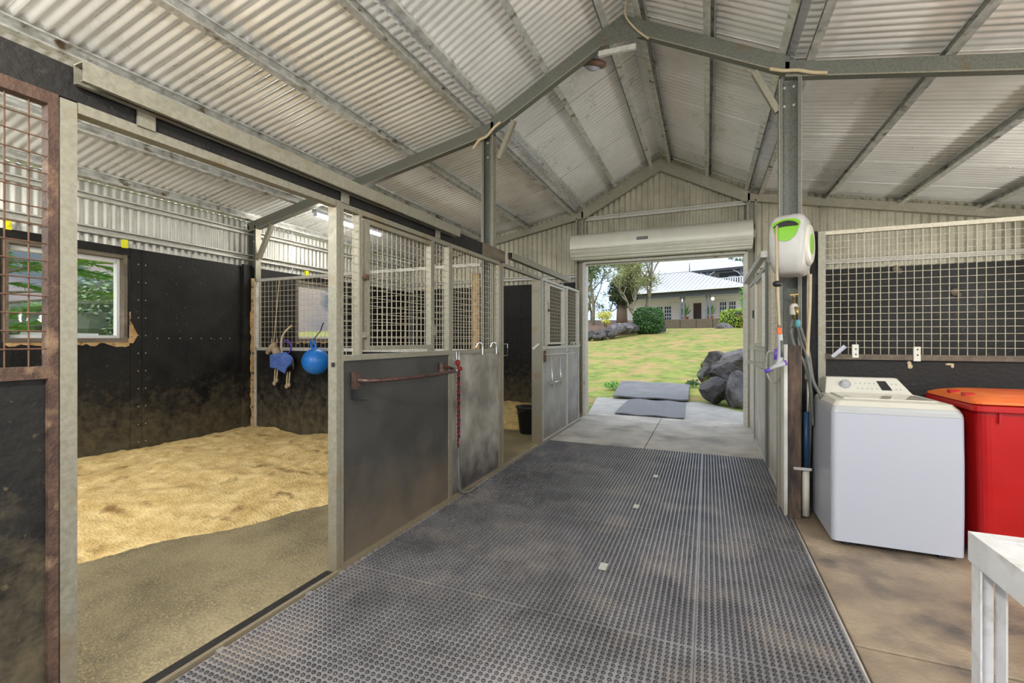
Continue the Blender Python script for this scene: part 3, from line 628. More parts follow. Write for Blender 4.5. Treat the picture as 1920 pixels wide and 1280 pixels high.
def patch(fn, n, off, mat, name, par):   # fan on the front surface from outline fn(t)->(a,z)
    pts = [fn(2*math.pi*k/n) for k in range(n)]; ca = sum(p[0] for p in pts)/n; cz = sum(p[1] for p in pts)/n
    vs = [R3(ca, fdep(cz)+off, cz)]
    for s_ in (.5, 1.0): vs += [R3(ca+(a-ca)*s_, fdep(cz+(z-cz)*s_)+off-(.0 if abs(ca+(a-ca)*s_) < .085 else (abs(ca+(a-ca)*s_)-.085)*.35), cz+(z-cz)*s_) for a, z in pts]
    fs = [(0, 1+k, 1+(k+1) % n) for k in range(n)]+[(1+k, 1+n+k, 1+n+(k+1) % n, 1+(k+1) % n) for k in range(n)]
    m_ = MB().add(vs, fs); return m_.build(name, mat, par, smooth=True)
def gshape(t):
    a = .092*math.cos(t)*(1 if math.sin(t) > -.1 else .93); z = math.sin(t)*(.125 if math.sin(t) < 0 else .045); 
    if z < 0: a *= .98
    return (a+.002, 2.185+z)
patch(gshape, 28, .006, m_green, 'mouth_surround', reel)
patch(lambda t: (.08*math.cos(t)+.002, 2.172+.022*math.sin(t)+.02*(1-math.cos(t)**2)), 24, .010, m_dark, 'hose_slot', reel)
# side hub disc
MB().lathe(R3(.10, .0, 2.05), [(.155, 0), (.155, .022), (.135, .034), (.02, .036)], 28, Rn).build('side_hub', m_cream, reel, smooth=True)
MB().lathe(R3(.132, .01, 2.05), [(.075, .003), (.075, .007)], 24, Rn).build('side_badge', m_green, reel)
B('wall_bracket', m_dark, reel, .55, .64, 4.19, 4.265, 1.86, 2.25)
# hose
def bez(P, n=8):
    out = []
    for i in range(len(P)-1):
        p0 = Vector(P[max(i-1, 0)]); p1 = Vector(P[i]); p2 = Vector(P[i+1]); p3 = Vector(P[min(i+2, len(P)-1)])
        for k in range(n):
            t = k/n; out.append(.5*((2*p1)+(-p0+p2)*t+(2*p0-5*p1+4*p2-p3)*t*t+(-p0+3*p1-3*p2+p3)*t**3))
    out.append(Vector(P[-1])); return out
hs = R3(-.055, .19, 2.16)
hose = thing('water_hose', (hs.x, hs.y, 1.4), 'beige hose hanging straight down from the reel mouth', 'hose')
hx, hy = R3(-.055, .20, 0).x, R3(-.055, .20, 0).y
MB().tube(bez([R3(-.055, .165, 2.185), R3(-.055, .200, 2.155), (hx, hy-.006, 2.05), (hx+.004, hy, 1.8), (hx+.012, hy, 1.6), (hx+.018, hy, 1.45)]), .010, 8).build('hose_line', m_hose, hose, smooth=True)
MB().ball((hx+.006, hy, 1.755), .033, .033, .024).build('hose_stop', m_dark, hose, smooth=True)
B('connector', plain('orange_plastic', (.75, .13, .02), .4), hose, hx+.004, hx+.034, hy-.014, hy+.014, 1.385, 1.435, bevel=.005)
gun = thing('spray_gun', (hx+.02, hy, 1.2), 'grey and purple hose spray gun hanging in front of the column', 'spray gun')
MB().tube(bez([(hx+.02, hy, 1.385), (hx+.024, hy, 1.30), (hx+.02, hy, 1.20), (hx+.01, hy-.005, 1.165)]), .020, 10).build('gun_grip', m_grey, gun, smooth=True)
MB().tube([(hx+.032, hy-.015, 1.34), (hx+.035, hy-.017, 1.22)], .011, 8).build('grip_pad', m_hoseg, gun, smooth=True)
MB().tube([(hx+.05, hy-.01, 1.175), (hx-.005, hy-.015, 1.155), (hx-.05, hy-.02, 1.125)], .022, 10, r1=.012).build('gun_barrel', m_grey, gun, smooth=True)
MB().tube([(hx+.035, hy-.012, 1.17), (hx+.062, hy-.008, 1.18)], .020, 10).build('dial_ring', m_purp, gun, smooth=True)
MB().tube([(hx-.045, hy-.02, 1.13), (hx-.075, hy-.022, 1.11)], .014, 10).build('nozzle_tip', m_purp, gun, smooth=True)
MB().tube([(hx+.0, hy, 1.28), (hx-.008, hy, 1.20)], .010, 8).build('trigger', m_purp, gun, smooth=True)
# tap and fittings
tap = thing('garden_tap', (.635, 4.2, 1.5), 'brass tap with hose fittings on the column below the reel', 'tap')
MB().tube([(.635, 4.22, 1.68), (.635, 4.22, 1.50)], .012, 8).tube([(.635, 4.22, 1.60), (.635, 4.12, 1.59), (.637, 4.10, 1.54)], .012, 8).build('tap_body', m_brass, tap, smooth=True)
MB().bar((.605, 4.22, 1.70), (.665, 4.22, 1.705), .012, .01).tube([(.635, 4.22, 1.66), (.635, 4.22, 1.70)], .006, 6).build('tap_handle', m_brass, tap)
MB().lathe((.63, 4.20, 1.54), [(.026, 0), (.03, .01), (.03, .07), (.02, .09)], 12).build('filter_body', m_cream, tap, smooth=True)
MB().lathe((.64, 4.10, 1.44), [(.012, 0), (.018, .01), (.018, .05), (.012, .06)], 10).build('snap_connector', plain('teal_plastic', (.1, .35, .4), .4), tap, smooth=True)
for pts, m, lab, r in (([(.61, 4.13, 1.50), (.595, 4.10, 1.40), (.62, 4.07, 1.28), (.68, 4.03, 1.15), (.715, 4.04, .95), (.72, 4.10, .75), (.72, 4.14, .5), (.71, 4.16, .25)], m_hoseg, 'dark grey hose looping down left of the washing machine', .014),
                       ([(.655, 4.12, 1.46), (.675, 4.08, 1.36), (.70, 4.04, 1.25), (.72, 4.00, 1.05), (.77, 3.98, .92), (.79, 4.05, .80)], m_hoseg, 'dark hose curving behind the washing machine lid', .012),
                       ([(.64, 4.10, 1.44), (.655, 4.06, 1.34), (.685, 4.02, 1.22), (.70, 4.0, 1.1), (.715, 4.02, .93), (.735, 4.08, .7)], m_hoseg, 'grey hose from the teal tap connector to the washing machine', .009),
                       ([(.70, 3.98, 1.83), (.70, 4.0, 1.6), (.695, 4.02, 1.4), (.69, 4.03, 1.22), (.69, 4.05, 1.05)], m_hose, 'beige hose dropping from the back of the reel', .012)):
    MB().tube(bez(pts), r, 8).build('supply_hose', m, None, smooth=True, label=lab, cat='hose', group='hoses at the column')
t = thing('drain_pipe', (.69, 4.09, 0), 'short pipe beside the timber post, blue above and white below', 'pipe')
MB().tube([(.69, 4.07, .36), (.69, 4.07, .80)], .019, 12).build('blue_section', m_bluep, t, smooth=True, label='blue pipe section')
MB().tube([(.685, 4.06, .02), (.687, 4.065, .38)], .025, 12).build('pvc_section', m_pvc, t, smooth=True, label='white pipe section')
B('pipe_clip', m_galvw, t, .60, .715, 4.012, 4.019, .37, .39)
MB().tube([(.72, 4.17, .0), (.72, 4.17, 1.9)], .010, 8).build('riser_conduit', m_pvc, None, smooth=True, label='thin beige riser pipe up the right side of the column', cat='pipe')
# hooks on the right row (blanket arms)
MB().tube(bez([(.575, 5.9, 1.09), (.50, 6.0, 1.09), (.42, 6.0, 1.10)]), .009, 8).tube([(.50, 5.3, 1.06), (.58, 5.05, 1.06)], .010, 8).tube([(.42, 6.0, 1.10), (.50, 5.3, 1.06)], .010, 8).build('folding_rack', m_galvw, None, smooth=True, label='pale folding blanket arm sticking out of the right row', cat='rack')
MB().tube(bez([(.575, 4.60, 1.24), (.50, 4.60, 1.24), (.485, 4.62, 1.15), (.49, 4.62, 1.05), (.52, 4.55, .98), (.555, 4.48, 1.0), (.57, 4.45, 1.10)]), .011, 8).build('saddle_hook', m_galvw, None, smooth=True, label='white curved saddle hook right of the dark post', cat='hook')
# ============================================================ blanket bar, rope, clips on the left row
m_pipe = pm('brown_pipe', (.07, .035, .03), (.14, .085, .075), 20, (.25, .4), .5)
t = thing('blanket_bar', (-1.9, 2.7, 1.1), 'rusty curved blanket bar across the dark sliding door', 'rack')
B('wall_plate', m_rust, t, -1.966, -1.93, 2.165, 2.20, 1.05, 1.15); MB().tube(bez([(-1.93, 2.18, 1.105), (-1.86, 2.22, 1.10), (-1.80, 2.4, 1.10), (-1.77, 2.75, 1.10), (-1.76, 3.02, 1.108), (-1.79, 3.10, 1.11), (-1.86, 3.16, 1.12), (-1.93, 3.17, 1.13)]), .013, 10).build('bar', m_pipe, t, smooth=True)
B('wall_plate', m_rust, t, -1.966, -1.94, 3.15, 3.20, 1.09, 1.16); MB().ball((-1.765, 3.06, 1.11), .018).build('end_knob', m_chrome, t, smooth=True, label='shiny end knob')
MB().box(-1.966, -1.94, 2.17, 2.20, .985, 1.05).tube([(-1.95, 2.185, .99), (-1.90, 2.19, .985), (-1.88, 2.21, .99)], .008, 6).build('chain_hook', m_dark, t)
t = thing('lead_rope', (-1.94, 3.42, .1), 'twisted red and black lead rope hanging to the floor', 'rope')
MB().tube(bez([(-1.955, 3.40, 1.25), (-1.945, 3.425, 1.245), (-1.945, 3.425, 1.17), (-1.95, 3.40, 1.16), (-1.955, 3.40, 1.25)]), .004, 6).build('snap_clip', m_chrome, t, smooth=True)
for ph, m in ((0, m_redrope), (math.pi, m_blkrope)):
    mb = MB()
    for off in (0, .018):
        pts = [(-1.935+.006*math.cos(ph+z*90), 3.395+off+.006*math.sin(ph+z*90), z) for z in [1.12-.01*k for k in range(0, 62 if off else 70)]]
        mb.tube(pts, .0055, 5)
    mb.build('rope_strand', m, t, smooth=True)
MB().ball((-1.94, 3.40, 1.15), .022, .022, .03).ball((-1.93, 3.42, 1.10), .02, .03, .02).build('knot', m_redrope, t, smooth=True)
MB().tube(bez([(-1.935, 3.40, .44), (-1.935, 3.40, .25), (-1.93, 3.42, .08), (-1.91, 3.50, .03), (-1.90, 3.65, .028)]), .011, 8).build('rope_tail', m_hoseg, t, smooth=True, label='grey hose covered tail')
for y, nm in ((3.86, 'left'), (4.17, 'right')):
    MB().tube(bez([(-1.99, y-.03, 1.27), (-1.975, y-.02, 1.31), (-1.95, y, 1.31), (-1.945, y+.01, 1.27), (-1.945, y+.01, 1.20)]), .010, 8).build('bridle_hook', m_chrome, None, smooth=True, label='chrome bridle hook on the stained panel, the %s one of two' % nm, cat='hook', group='bridle hooks on the stained panel')
t = thing('blanket_rack', (-1.93, 6.1, 1.0), 'white folding blanket rack on the far sliding door', 'rack')
MB().tube([(-1.96, 5.72, 1.15), (-1.88, 5.74, 1.15), (-1.80, 6.6, 1.15), (-1.955, 6.75, 1.15)], .009, 8).build('top_bar', m_galvw, t, smooth=True)
MB().tube([(-1.955, 5.95, 1.10), (-1.93, 5.95, .80), (-1.93, 5.95, .70)], .008, 6).tube([(-1.955, 6.35, 1.10), (-1.93, 6.35, .80), (-1.93, 6.35, .70)], .008, 6).tube([(-1.93, 5.88, .76), (-1.93, 6.42, .76)], .009, 6).build('fold_frame', m_chrome, t, smooth=True)
B('rack_plate', m_rust, t, -1.966, -1.945, 5.70, 5.74, 1.05, 1.2)
for k, y in enumerate((6.95, 7.12, 7.28)):
    MB().tube(bez([(-1.96, y, 1.27), (-1.92, y, 1.30), (-1.90, y+.02, 1.24)]), .010, 6).build('tack_clip', m_galvw, None, smooth=True, label='small white clip on the far fixed panel ledge, %s of three' % ['nearest', 'middle', 'farthest'][k], cat='clip', group='clips on the far panel')
# bucket in far stall
t = thing('feed_bucket', (-2.36, 6.18, .0), 'black rubber feed bucket inside the far left stall', 'bucket')
MB().lathe((-2.36, 6.18, .0), [(.13, .005), (.175, .36), (.19, .365), (.19, .385), (.165, .385), (.12, .03)], 24).build('bucket_body', m_dark, t, smooth=True)
MB().tube(bez([(-2.36, 6.0, .36), (-2.50, 6.05, .30), (-2.54, 6.18, .27), (-2.50, 6.31, .30), (-2.36, 6.36, .36)]), .004, 6).build('bucket_handle', m_galv, t, smooth=True)
# yellow insulators, conduits, seen lights and added lamp
for k, (y, lab) in enumerate(((1.962, 'yellow electric fence insulator above the window behind the rusty mesh'), (2.835, 'yellow electric fence insulator above the right corner of the window'), (5.2, 'yellow electric fence insulator seen over the stall partition'))):
    MB().box(LX1-.01, LX1+.03, y-.022, y+.022, 2.30, 2.385).box(LX1-.01, LX1+.045, y-.008, y+.008, 2.33, 2.36).build('fence_insulator', m_yel, None, label=lab, cat='insulator', group='yellow insulators on the outer wall')
def fill_lamp(x, y, z, e, label):  # unseen battens, added to lift the indoor brightness
    t = thing('batten_light', (x, y, z), label, 'light')
    MB().box(x-.04, x+.04, y-.65, y+.65, z+.02, z+.065).build('batten_body', m_white, t); MB().tube([(x, y-.62, z), (x, y+.62, z)], .019, 10).build('lit_tube', m_tube, t, smooth=True)
    for yy in (y-.64, y+.62): B('end_cap', m_white, t, x-.025, x+.025, yy, yy+.02, z-.02, z+.02)
    for k in (-.4, 0, .4):
        l = bpy.data.lights.new('tube_light', 'POINT'); l.energy = e/3; l.shadow_soft_size = .10; l.color = (1, .97, .9)
        o = bpy.data.objects.new('tube_light', l); C.objects.link(o); o.parent = t; o.location = (0, k, -.14)
fill_lamp(-.7, -.75, 2.75, 190, 'added unseen fill light over the aisle behind the camera')
fill_lamp(2.9, 1.4, 2.55, 95, 'added unseen fill light over the wash bay')
fill_lamp(3.85, 5.6, 2.0, 95, 'added unseen fill light over the far right stall')
fill_lamp(-4.0, .15, 2.7, 60, 'added unseen fill light at the near end of the sand stall')
for k in (4.7, 5.1, 5.5):
    l = bpy.data.lights.new('tube_light', 'POINT'); l.energy = 9; l.shadow_soft_size = .1; l.color = (1, .97, .9); o = bpy.data.objects.new('tube_light', l); C.objects.link(o); o.location = (-4.62, k, 2.8)
tl = thing('batten_light', (-4.62, 5.2, 2.9), 'lit fluorescent batten light under the left roof', 'light')
MB().box(-4.66, -4.58, 4.42, 5.72, 2.965, 3.01).build('batten_body', m_white, tl)
MB().tube([(-4.62, 4.45, 2.945), (-4.62, 5.69, 2.945)], .019, 10).build('lit_tube', m_tube, tl, smooth=True)
for y in (4.43, 5.69): B('end_cap', m_white, tl, -4.645, -4.595, y, y+.02, 2.925, 2.965)
MB().tube(bez([(-2.24, YF-.02, 3.33), (-2.17, YF-.03, 3.40), (-2.08, YF-.03, 3.43), (-2.0, YF-.03, 3.50), (-1.93, YF-.02, 3.55)]), .014, 8).build('cable_conduit', m_hose, None, smooth=True, label='cream cable bent over the left column head', cat='cable', group='cream cables on the frame')
MB().tube(bez([(.47, YF-.02, 3.54), (.56, YF-.03, 3.50), (.66, YF-.03, 3.48), (.76, YF-.03, 3.44), (.86, YF-.02, 3.42)]), .014, 8).build('cable_conduit', m_hose, None, smooth=True, label='cream cable bent over the right column head', cat='cable', group='cream cables on the frame')
MB().tube(bez([(XC+.06, YF-.08, 4.40), (XC+.04, YF-.04, 4.28), (XC+.13, YF-.02, 4.14), (XC+.24, YF-.015, 4.03)]), .009, 8).build('cable_conduit', m_hose, None, smooth=True, label='cream cable dropping at the ridge of the near frame', cat='cable', group='cream cables on the frame')
t = thing('bulkhead_light', (-1.06, 4.55, 4.0), 'round bulkhead light with brown rim below the ridge', 'light')
MB().lathe((-1.06, 4.6, 4.10), [(.105, 0), (.125, .02), (.125, .05), (.10, .06)], 20, (.25, -.3, .9)).build('lamp_rim', plain('brown_rim', (.16, .09, .06), .5), t, smooth=True)
MB().ball((-1.055, 4.585, 4.13), .09, .09, .07, 14).build('lamp_dome', m_white, t, smooth=True)
MB().tube([(-1.05, 4.58, 4.15), (-1.04, 4.58, 4.24)], .012, 6).build('lamp_stem', m_rust, t)
# ============================================================ TOYS
t = thing('plush_horse', (-4.85, 4.15, .8), 'plush toy horse in a blue rug hanging in the near stall', 'toy')
Yt = 4.17
MB().ball((-4.86, Yt, 1.08), .15, .07, .095, 16).build('body', m_cloth, t, smooth=True, label='blue cloth rug around the body')
mb = MB(); mb.add([(-5.02, Yt-.075, 1.15), (-4.82, Yt-.085, 1.12), (-4.72, Yt-.07, 1.02), (-4.76, Yt-.075, .93), (-4.90, Yt-.085, .99), (-5.02, Yt-.07, 1.0), (-5.02, Yt+.0, 1.18), (-4.82, Yt+.0, 1.19), (-4.71, Yt+.0, 1.07)], [(0, 1, 2, 3, 4, 5), (0, 6, 7, 1), (1, 7, 8, 2)]); mb.build('rug', m_cloth, t)
MB().tube([(-4.95, Yt, 1.13), (-5.0, Yt, 1.19), (-5.04, Yt, 1.24)], .045, 10, r1=.04).build('neck', m_tan, t, smooth=True)
MB().tube([(-5.02, Yt, 1.28), (-5.06, Yt-.01, 1.25), (-5.11, Yt-.02, 1.19)], .045, 12, r1=.028).ball((-5.115, Yt-.02, 1.185), .03, .03, .028).tube([(-5.04, Yt-.02, 1.30), (-5.045, Yt-.03, 1.36)], .012, 6, r1=.004).tube([(-5.01, Yt+.02, 1.30), (-5.01, Yt+.03, 1.36)], .012, 6, r1=.004).build('head', m_tan, t, smooth=True)
for x, z0, z1 in ((-5.01, .98, .80), (-4.97, .98, .84), (-4.80, .95, .77), (-4.76, .95, .79)):
    MB().tube([(x, Yt, z0), (x-.005, Yt-.01, z1)], .009, 6).build('leg', m_rope, t, smooth=True)
    MB().ball((x-.005, Yt-.01, z1-.005), .022, .022, .03).build('hoof', m_tan, t, smooth=True)
MB().tube([(-4.71, Yt, 1.08), (-4.69, Yt, .98)], .014, 6, r1=.02).build('tail', m_dark, t, smooth=True)
MB().tube(bez([(-4.88, Yt-.01, 1.16), (-4.86, Yt-.04, 1.3), (-4.83, Yt-.03, 1.42), (-4.80, Yt+.06, 1.52)]), .012, 6).build('hanging_strap', m_rope, t, smooth=True)
MB().tube([(-5.04, Yt, 1.30), (-5.04, YF-.015, 2.10)], .005, 6).build('hanging_cord', m_rope, t)
ring = [(-4.90+.085*math.cos(a), YF-.03, 1.25+.085*math.sin(a)) for a in [math.pi*2*k/20 for k in range(21)]]
MB().tube(ring, .010, 8).build('toy_ring', m_purp, None, smooth=True, label='purple ring hanging behind the plush horse', cat='toy')
t = thing('stall_ball', (-4.26, 4.0, .95), 'blue rubber ball with a handle hanging by the galvanised post', 'ball')
MB().ball((-4.22, 4.06, 1.09), .155, n=28).build('ball_body', m_blue, t, smooth=True)
MB().tube(bez([(-4.25, 4.05, 1.23), (-4.27, 4.03, 1.29), (-4.25, 4.03, 1.33), (-4.22, 4.04, 1.31), (-4.20, 4.05, 1.23)]), .014, 8).build('ball_handle', m_blue, t, smooth=True)
MB().tube([(-4.25, 4.04, 1.33), (-4.29, 4.20, 1.45), (-4.30, YF-.01, 1.55)], .007, 6).build('ball_cord', m_dark, t)
# ============================================================ WASHING MACHINE
wm = thing('washing_machine', (1.08, 3.9, 0), 'white top loading washing machine in the wash bay', 'washing machine')
x0, x1, yf, yr = .752, 1.425, 3.59, 4.20
def ring(x0, x1, yf, yr, z, r=.03, n=4):
    hw, hd = (x1-x0)/2, (yr-yf)/2; return [((x0+x1)/2+a, (yf+yr)/2+b, z) for a, b in rrect(hw, hd, r, n)]
MB().add(*loft([ring(x0, x1, yf, yr, .035), ring(x0-.002, x1+.002, yf-.003, yr, .30), ring(x0-.002, x1+.002, yf-.003, yr, .60), ring(x0, x1, yf, yr, .872)])).build('cabinet', m_white, wm, smooth=False, bevel=.004)
MB().add(*loft([ring(x0, x1, yf, yr, .873), ring(x0+.004, x1-.004, yf+.004, yr, .895), ring(x0+.012, x1-.012, yf+.014, yr, .915)])).build('top_trim', m_grey, wm, smooth=False, label='grey band under the lid')
MB().add(*loft([ring(x0+.012, x1-.012, yf+.014, yr, .916), ring(x0+.04, x1-.03, yf+.06, yr-.005, .945), ring(x0+.075, x1-.06, yf+.10, yr-.01, .952)])).build('top_deck', m_cream, wm, smooth=False)
# glossy lid
MB().hexa([(x0+.09, yf+.13, .952), (x1-.08, yf+.13, .952), (x1-.13, yf+.46, .955), (x0+.085, yf+.46, .955)], [(x0+.095, yf+.135, .958), (x1-.085, yf+.135, .958), (x1-.135, yf+.455, .962), (x0+.09, yf+.455, .962)]).build('lid', m_creamg, wm)
# console: sloping face with cut corners
cz0, cz1, cy0, cy1 = .95, 1.065, yf+.465, yr-.01
con = MB().hexa([(x0+.055, cy0, cz0), (x1-.09, cy0, cz0), (x1-.09, cy1+.05, cz0), (x0+.055, cy1+.05, cz0)], [(x0+.085, cy1-.02, cz1), (x1-.155, cy1-.02, cz1), (x1-.155, cy1+.05, cz1), (x0+.085, cy1+.05, cz1)])
con.build('console', m_cream, wm, bevel=.006)
def CP(u, v, o=0):   # point on console face; u 0..1 across, v 0..1 up
    a = Vector((x0+.06, cy0, cz0)).lerp(Vector((x1-.095, cy0, cz0)), u); b = Vector((x0+.088, cy1-.02, cz1)).lerp(Vector((x1-.158, cy1-.02, cz1)), u)
    nn = Vector((0, -(cz1-cz0), (cy1-.02-cy0))).normalized(); return a.lerp(b, v)+nn*o
nn = CP(0, 0, 1)-CP(0, 0, 0)
kn = MB().lathe(CP(.25, .55, .0), [(.036, 0), (.036, .008), (.026, .012), (.024, .03), (.02, .032)], 20, nn).build('programme_knob', m_grey, wm, smooth=True)
MB().hexa([CP(.69, .28, .0), CP(.81, .28, .0), CP(.81, .80, .0), CP(.69, .80, .0)], [CP(.69, .28, .003), CP(.81, .28, .003), CP(.81, .80, .003), CP(.69, .80, .003)]).build('display', m_dark, wm, label='small dark display')
bt = MB()
for u in (.40, .46, .52, .58, .64, .87, .92):
    for v in (.35, .65): bt.lathe(CP(u, v, 0), [(.006, 0), (.005, .002)], 8, nn)
bt.build('button', m_grey, wm, kind='stuff')
ft = []
for xx in (x0+.09, x1-.09):
    for yy in (yf+.07, yr-.07): MB().lathe((xx, yy, 0), [(.025, 0), (.025, .02), (.015, .038)], 10).build('foot', m_dark, wm)
# ============================================================ RED WHEELIE BIN
bn = thing('wheelie_bin', (1.72, 3.95, 0), 'red wheelie bin with faded orange lid behind the washing machine', 'bin')
def br(x0, x1, y0, y1, z, r=.05): 
    return [((x0+x1)/2+a, (y0+y1)/2+b, z) for a, b in rrect((x1-x0)/2, (y1-y0)/2, r, 4)]
bx0, bx1, by0, by1 = 1.475, 2.035, 3.56, 4.20
MB().add(*loft([br(bx0+.05, bx1-.05, by0+.09, by1-.04, .03), br(bx0+.02, bx1-.02, by0+.03, by1-.02, .5), br(bx0, bx1, by0, by1, .90), br(bx0, bx1, by0, by1, .93)])).build('bin_body', m_red, bn, smooth=False, bevel=.006)
MB().add(*loft([br(bx0-.03, bx1+.03, by0-.03, by1+.03, .925, .06), br(bx0-.035, bx1+.035, by0-.035, by1+.035, .93, .06), br(bx0-.035, bx1+.035, by0-.035, by1+.035, .962, .06), br(bx0-.02, bx1+.02, by0-.02, by1+.02, .968, .06)])).build('bin_rim', m_red, bn)
lid = MB().add(*loft([br(bx0-.045, bx1+.045, by0-.045, by1-.02, .970, .06), br(bx0-.045, bx1+.045, by0-.045, by1-.02, .985, .06), br(bx0-.01, bx1+.01, by0+.0, by1-.06, 1.005, .08), br(bx0+.06, bx1-.06, by0+.08, by1-.12, 1.022, .1), br(bx0+.18, bx1-.18, by0+.2, by1-.25, 1.03, .08)]))
lid.build('bin_lid', m_orange, bn, bevel=.004)
MB().tube([(bx0+.06, by1+.01, .99), (bx1-.06, by1+.01, .99)], .012, 8).build('hinge_bar', m_red, bn, smooth=True)
for y in (by0+.12, by0+.3): B('lid_lug', m_red, bn, bx0-.02, bx0+.03, y, y+.05, 1.0, 1.02)
for x in (bx0+.02, bx1-.07): MB().lathe((x, by1-.07, .10), [(.10, 0), (.10, .05)], 16, (1, 0, 0)).build('wheel', m_dark, bn)
for x in (bx0+.08, bx0+.28): B('front_rib', m_red, bn, x, x+.012, by0-.014, by0+.01, .86, .925)
# ============================================================ WHITE STEEL BENCH (corner in view)
bc = thing('steel_bench', (1.1, 1.5, 0), 'white painted steel bench frame in the lower right corner', 'bench')
BX, BY, BZ = .752, 1.883, .75
def angle(p0, p1, ua, va, name, wd=.05, hv=.09): 
    pts = [(0, 0), (wd, 0), (wd, .005), (.005, .005), (.005, hv), (0, hv)]
    MB().prof(p0, p1, pts, ua, va).build(name, m_paint, bc)
angle((BX+.051, BY, BZ), (BX+.849, BY, BZ), (0, -1, 0), (0, 0, -1), 'back_rail')
angle((BX, BY, BZ), (BX, BY-.9, BZ), (1, 0, 0), (0, 0, -1), 'side_rail')
angle((BX+.9, BY, BZ), (BX+.9, BY-.9, BZ), (-1, 0, 0), (0, 0, -1), 'side_rail'); angle((BX+.051, BY-.9, BZ), (BX+.849, BY-.9, BZ), (0, 1, 0), (0, 0, -1), 'front_rail')
for x, y, sx, sy in ((BX, BY, 1, -1), (BX+.9, BY, -1, -1), (BX, BY-.9, 1, 1), (BX+.9, BY-.9, -1, 1)):
    angle((x+sx*.006, y-.0-(-sy)*.006, 0), (x+sx*.006, y+sy*.006, BZ-.0055), (sx, 0, 0), (0, sy, 0), 'leg', .05, .05)
B('leg_gusset', m_paint, bc, BX+.062, BX+.067, BY-.06, BY-.006, 0, BZ-.05)
B('bench_top', m_paint, bc, BX+.03, BX+.87, BY-.87, BY-.03, BZ-.012, BZ-.0055)
# ============================================================ OUTSIDE
def gz(x, y):
    if y < 9.0 or x < -6: s_ = 0
    s_ = max(0, y-9.6); b = .5*s_*s_/6*.095 if s_ < 6 else .095*(s_-3)
    b = b if s_ < 24 else .095*21+.032*(s_-24)
    return b+.025*(x+3)*min(1, s_/15)*(1 if s_ < 24 else max(0, 1-(s_-24)/20))
vs = []; fs = []; xs = [-70+1.6*i for i in range(90)]; ys = [8.2+.55*j for j in range(34)]+[27+1.5*j for j in range(60)]
for y in ys:
    for x in xs: vs.append((x, y, gz(x, y)-.045+noise.noise(Vector((x*.6, y*.6, 0)))*.04*min(1, max(0, y-9.6)/3)))
nx = len(xs)
for j in range(len(ys)-1):
    for i in range(nx-1): a = j*nx+i; fs.append((a, a+1, a+nx+1, a+nx))
MB().add(vs, fs).build('lawn', m_grass, None, smooth=True, kind='structure')
MB().add([(-70, -40, -.1), (-5.8, -40, -.1), (-5.8, 8.3, -.1), (-70, 8.3, -.1)], [(0, 1, 2, 3)]).build('ground', m_grass, None, kind='structure')
MB().add([(-5.8, -40, -.14), (74, -40, -.14), (74, -1.4, -.14), (-5.8, -1.4, -.14)], [(0, 1, 2, 3)]).add([(4.2, -1.4, -.14), (74, -1.4, -.14), (74, 8.3, -.14), (4.2, 8.3, -.14)], [(0, 1, 2, 3)]).build('ground', m_gravel, None, kind='structure')  # unseen ground, made pale to bounce light up to the roof
# mats outside
def slabmat(pts, z, th, label, mat=m_rubp):
    K = 10; vs = []
    (a, b, c, d) = [Vector(p) for p in pts]
    for j in range(K+1):
        for i in range(K+1):
            p = a.lerp(b, i/K).lerp(d.lerp(c, i/K), j/K); p.z += .01*math.sin(i*1.3+j*.5); vs.append(p)
    n1 = (K+1)**2; vs += [Vector((p.x, p.y, p.z-th)) for p in vs]
    fs = []
    for j in range(K):
        for i in range(K): q = j*(K+1)+i; fs += [(q, q+1, q+K+2, q+K+1), (q+n1, q+n1+K+1, q+n1+K+2, q+n1+1)]
    for i in range(K):
        fs += [(i, i+n1, i+1+n1, i+1)]; q = K*(K+1)+i; fs += [(q, q+1, q+1+n1, q+n1)]; q = i*(K+1); fs += [(q, q+K+1, q+K+1+n1, q+n1)]; q = i*(K+1)+K; fs += [(q, q+n1, q+K+1+n1, q+K+1)]
    return MB().add(vs, fs).build('rubber_mat', mat, None, smooth=False, label=label, cat='mat', group='smooth rubber mats outside the door')
slabmat([(-1.54, 8.42, .014), (-.36, 8.33, .014), (-.42, 10.45, .014), (-1.62, 10.58, .014)], 0, .02, 'smooth grey rubber mat lying flat on the concrete apron')
slabmat([(-1.99, 10.62, .055), (-.37, 10.6, .05), (-.43, 13.0, .165), (-2.22, 13.15, .185)], 0, .03, 'smooth grey rubber mat ramped on the grass edge beyond the apron')
# rocks
def rock(c, r, seed, label, grp=None, mat=m_rock, sub=3, nm='boulder', parent=None):
    bm = bmesh.new(); bmesh.ops.create_icosphere(bm, subdivisions=sub, radius=1)
    rn = random.Random(seed); planes = [(Vector((rn.uniform(-1, 1), rn.uniform(-1, 1), rn.uniform(-1, 1))).normalized(), rn.uniform(.66, 1.0)) for _ in range(15)]
    for v in bm.verts:
        d = v.co.normalized(); L_ = 1.3
        for n_, h_ in planes:
            k = d.dot(n_)
            if k > 1e-3: L_ = min(L_, h_/k)
        L_ += noise.noise(d*3+Vector((seed, 0, 0)))*.06
        v.co = Vector((d.x*r[0], d.y*r[1], d.z*r[2]))*L_
    me = bpy.data.meshes.new(nm); bm.to_mesh(me); bm.free(); me.materials.append(mat)
    o = bpy.data.objects.new(nm, me); C.objects.link(o); o.location = c
    if parent: o.parent = parent; o.location = Vector(c)-parent.location
    return tag(o, label, 'rock' if not parent else None, grp)
def at(px, py, t):
    s, c = math.sin(YAW), math.cos(YAW); u = (px-960)/862; v = (635.7-py)/862
    return Vector(((-s+u*c)*t, (c+u*s)*t, 1.35+v*t))
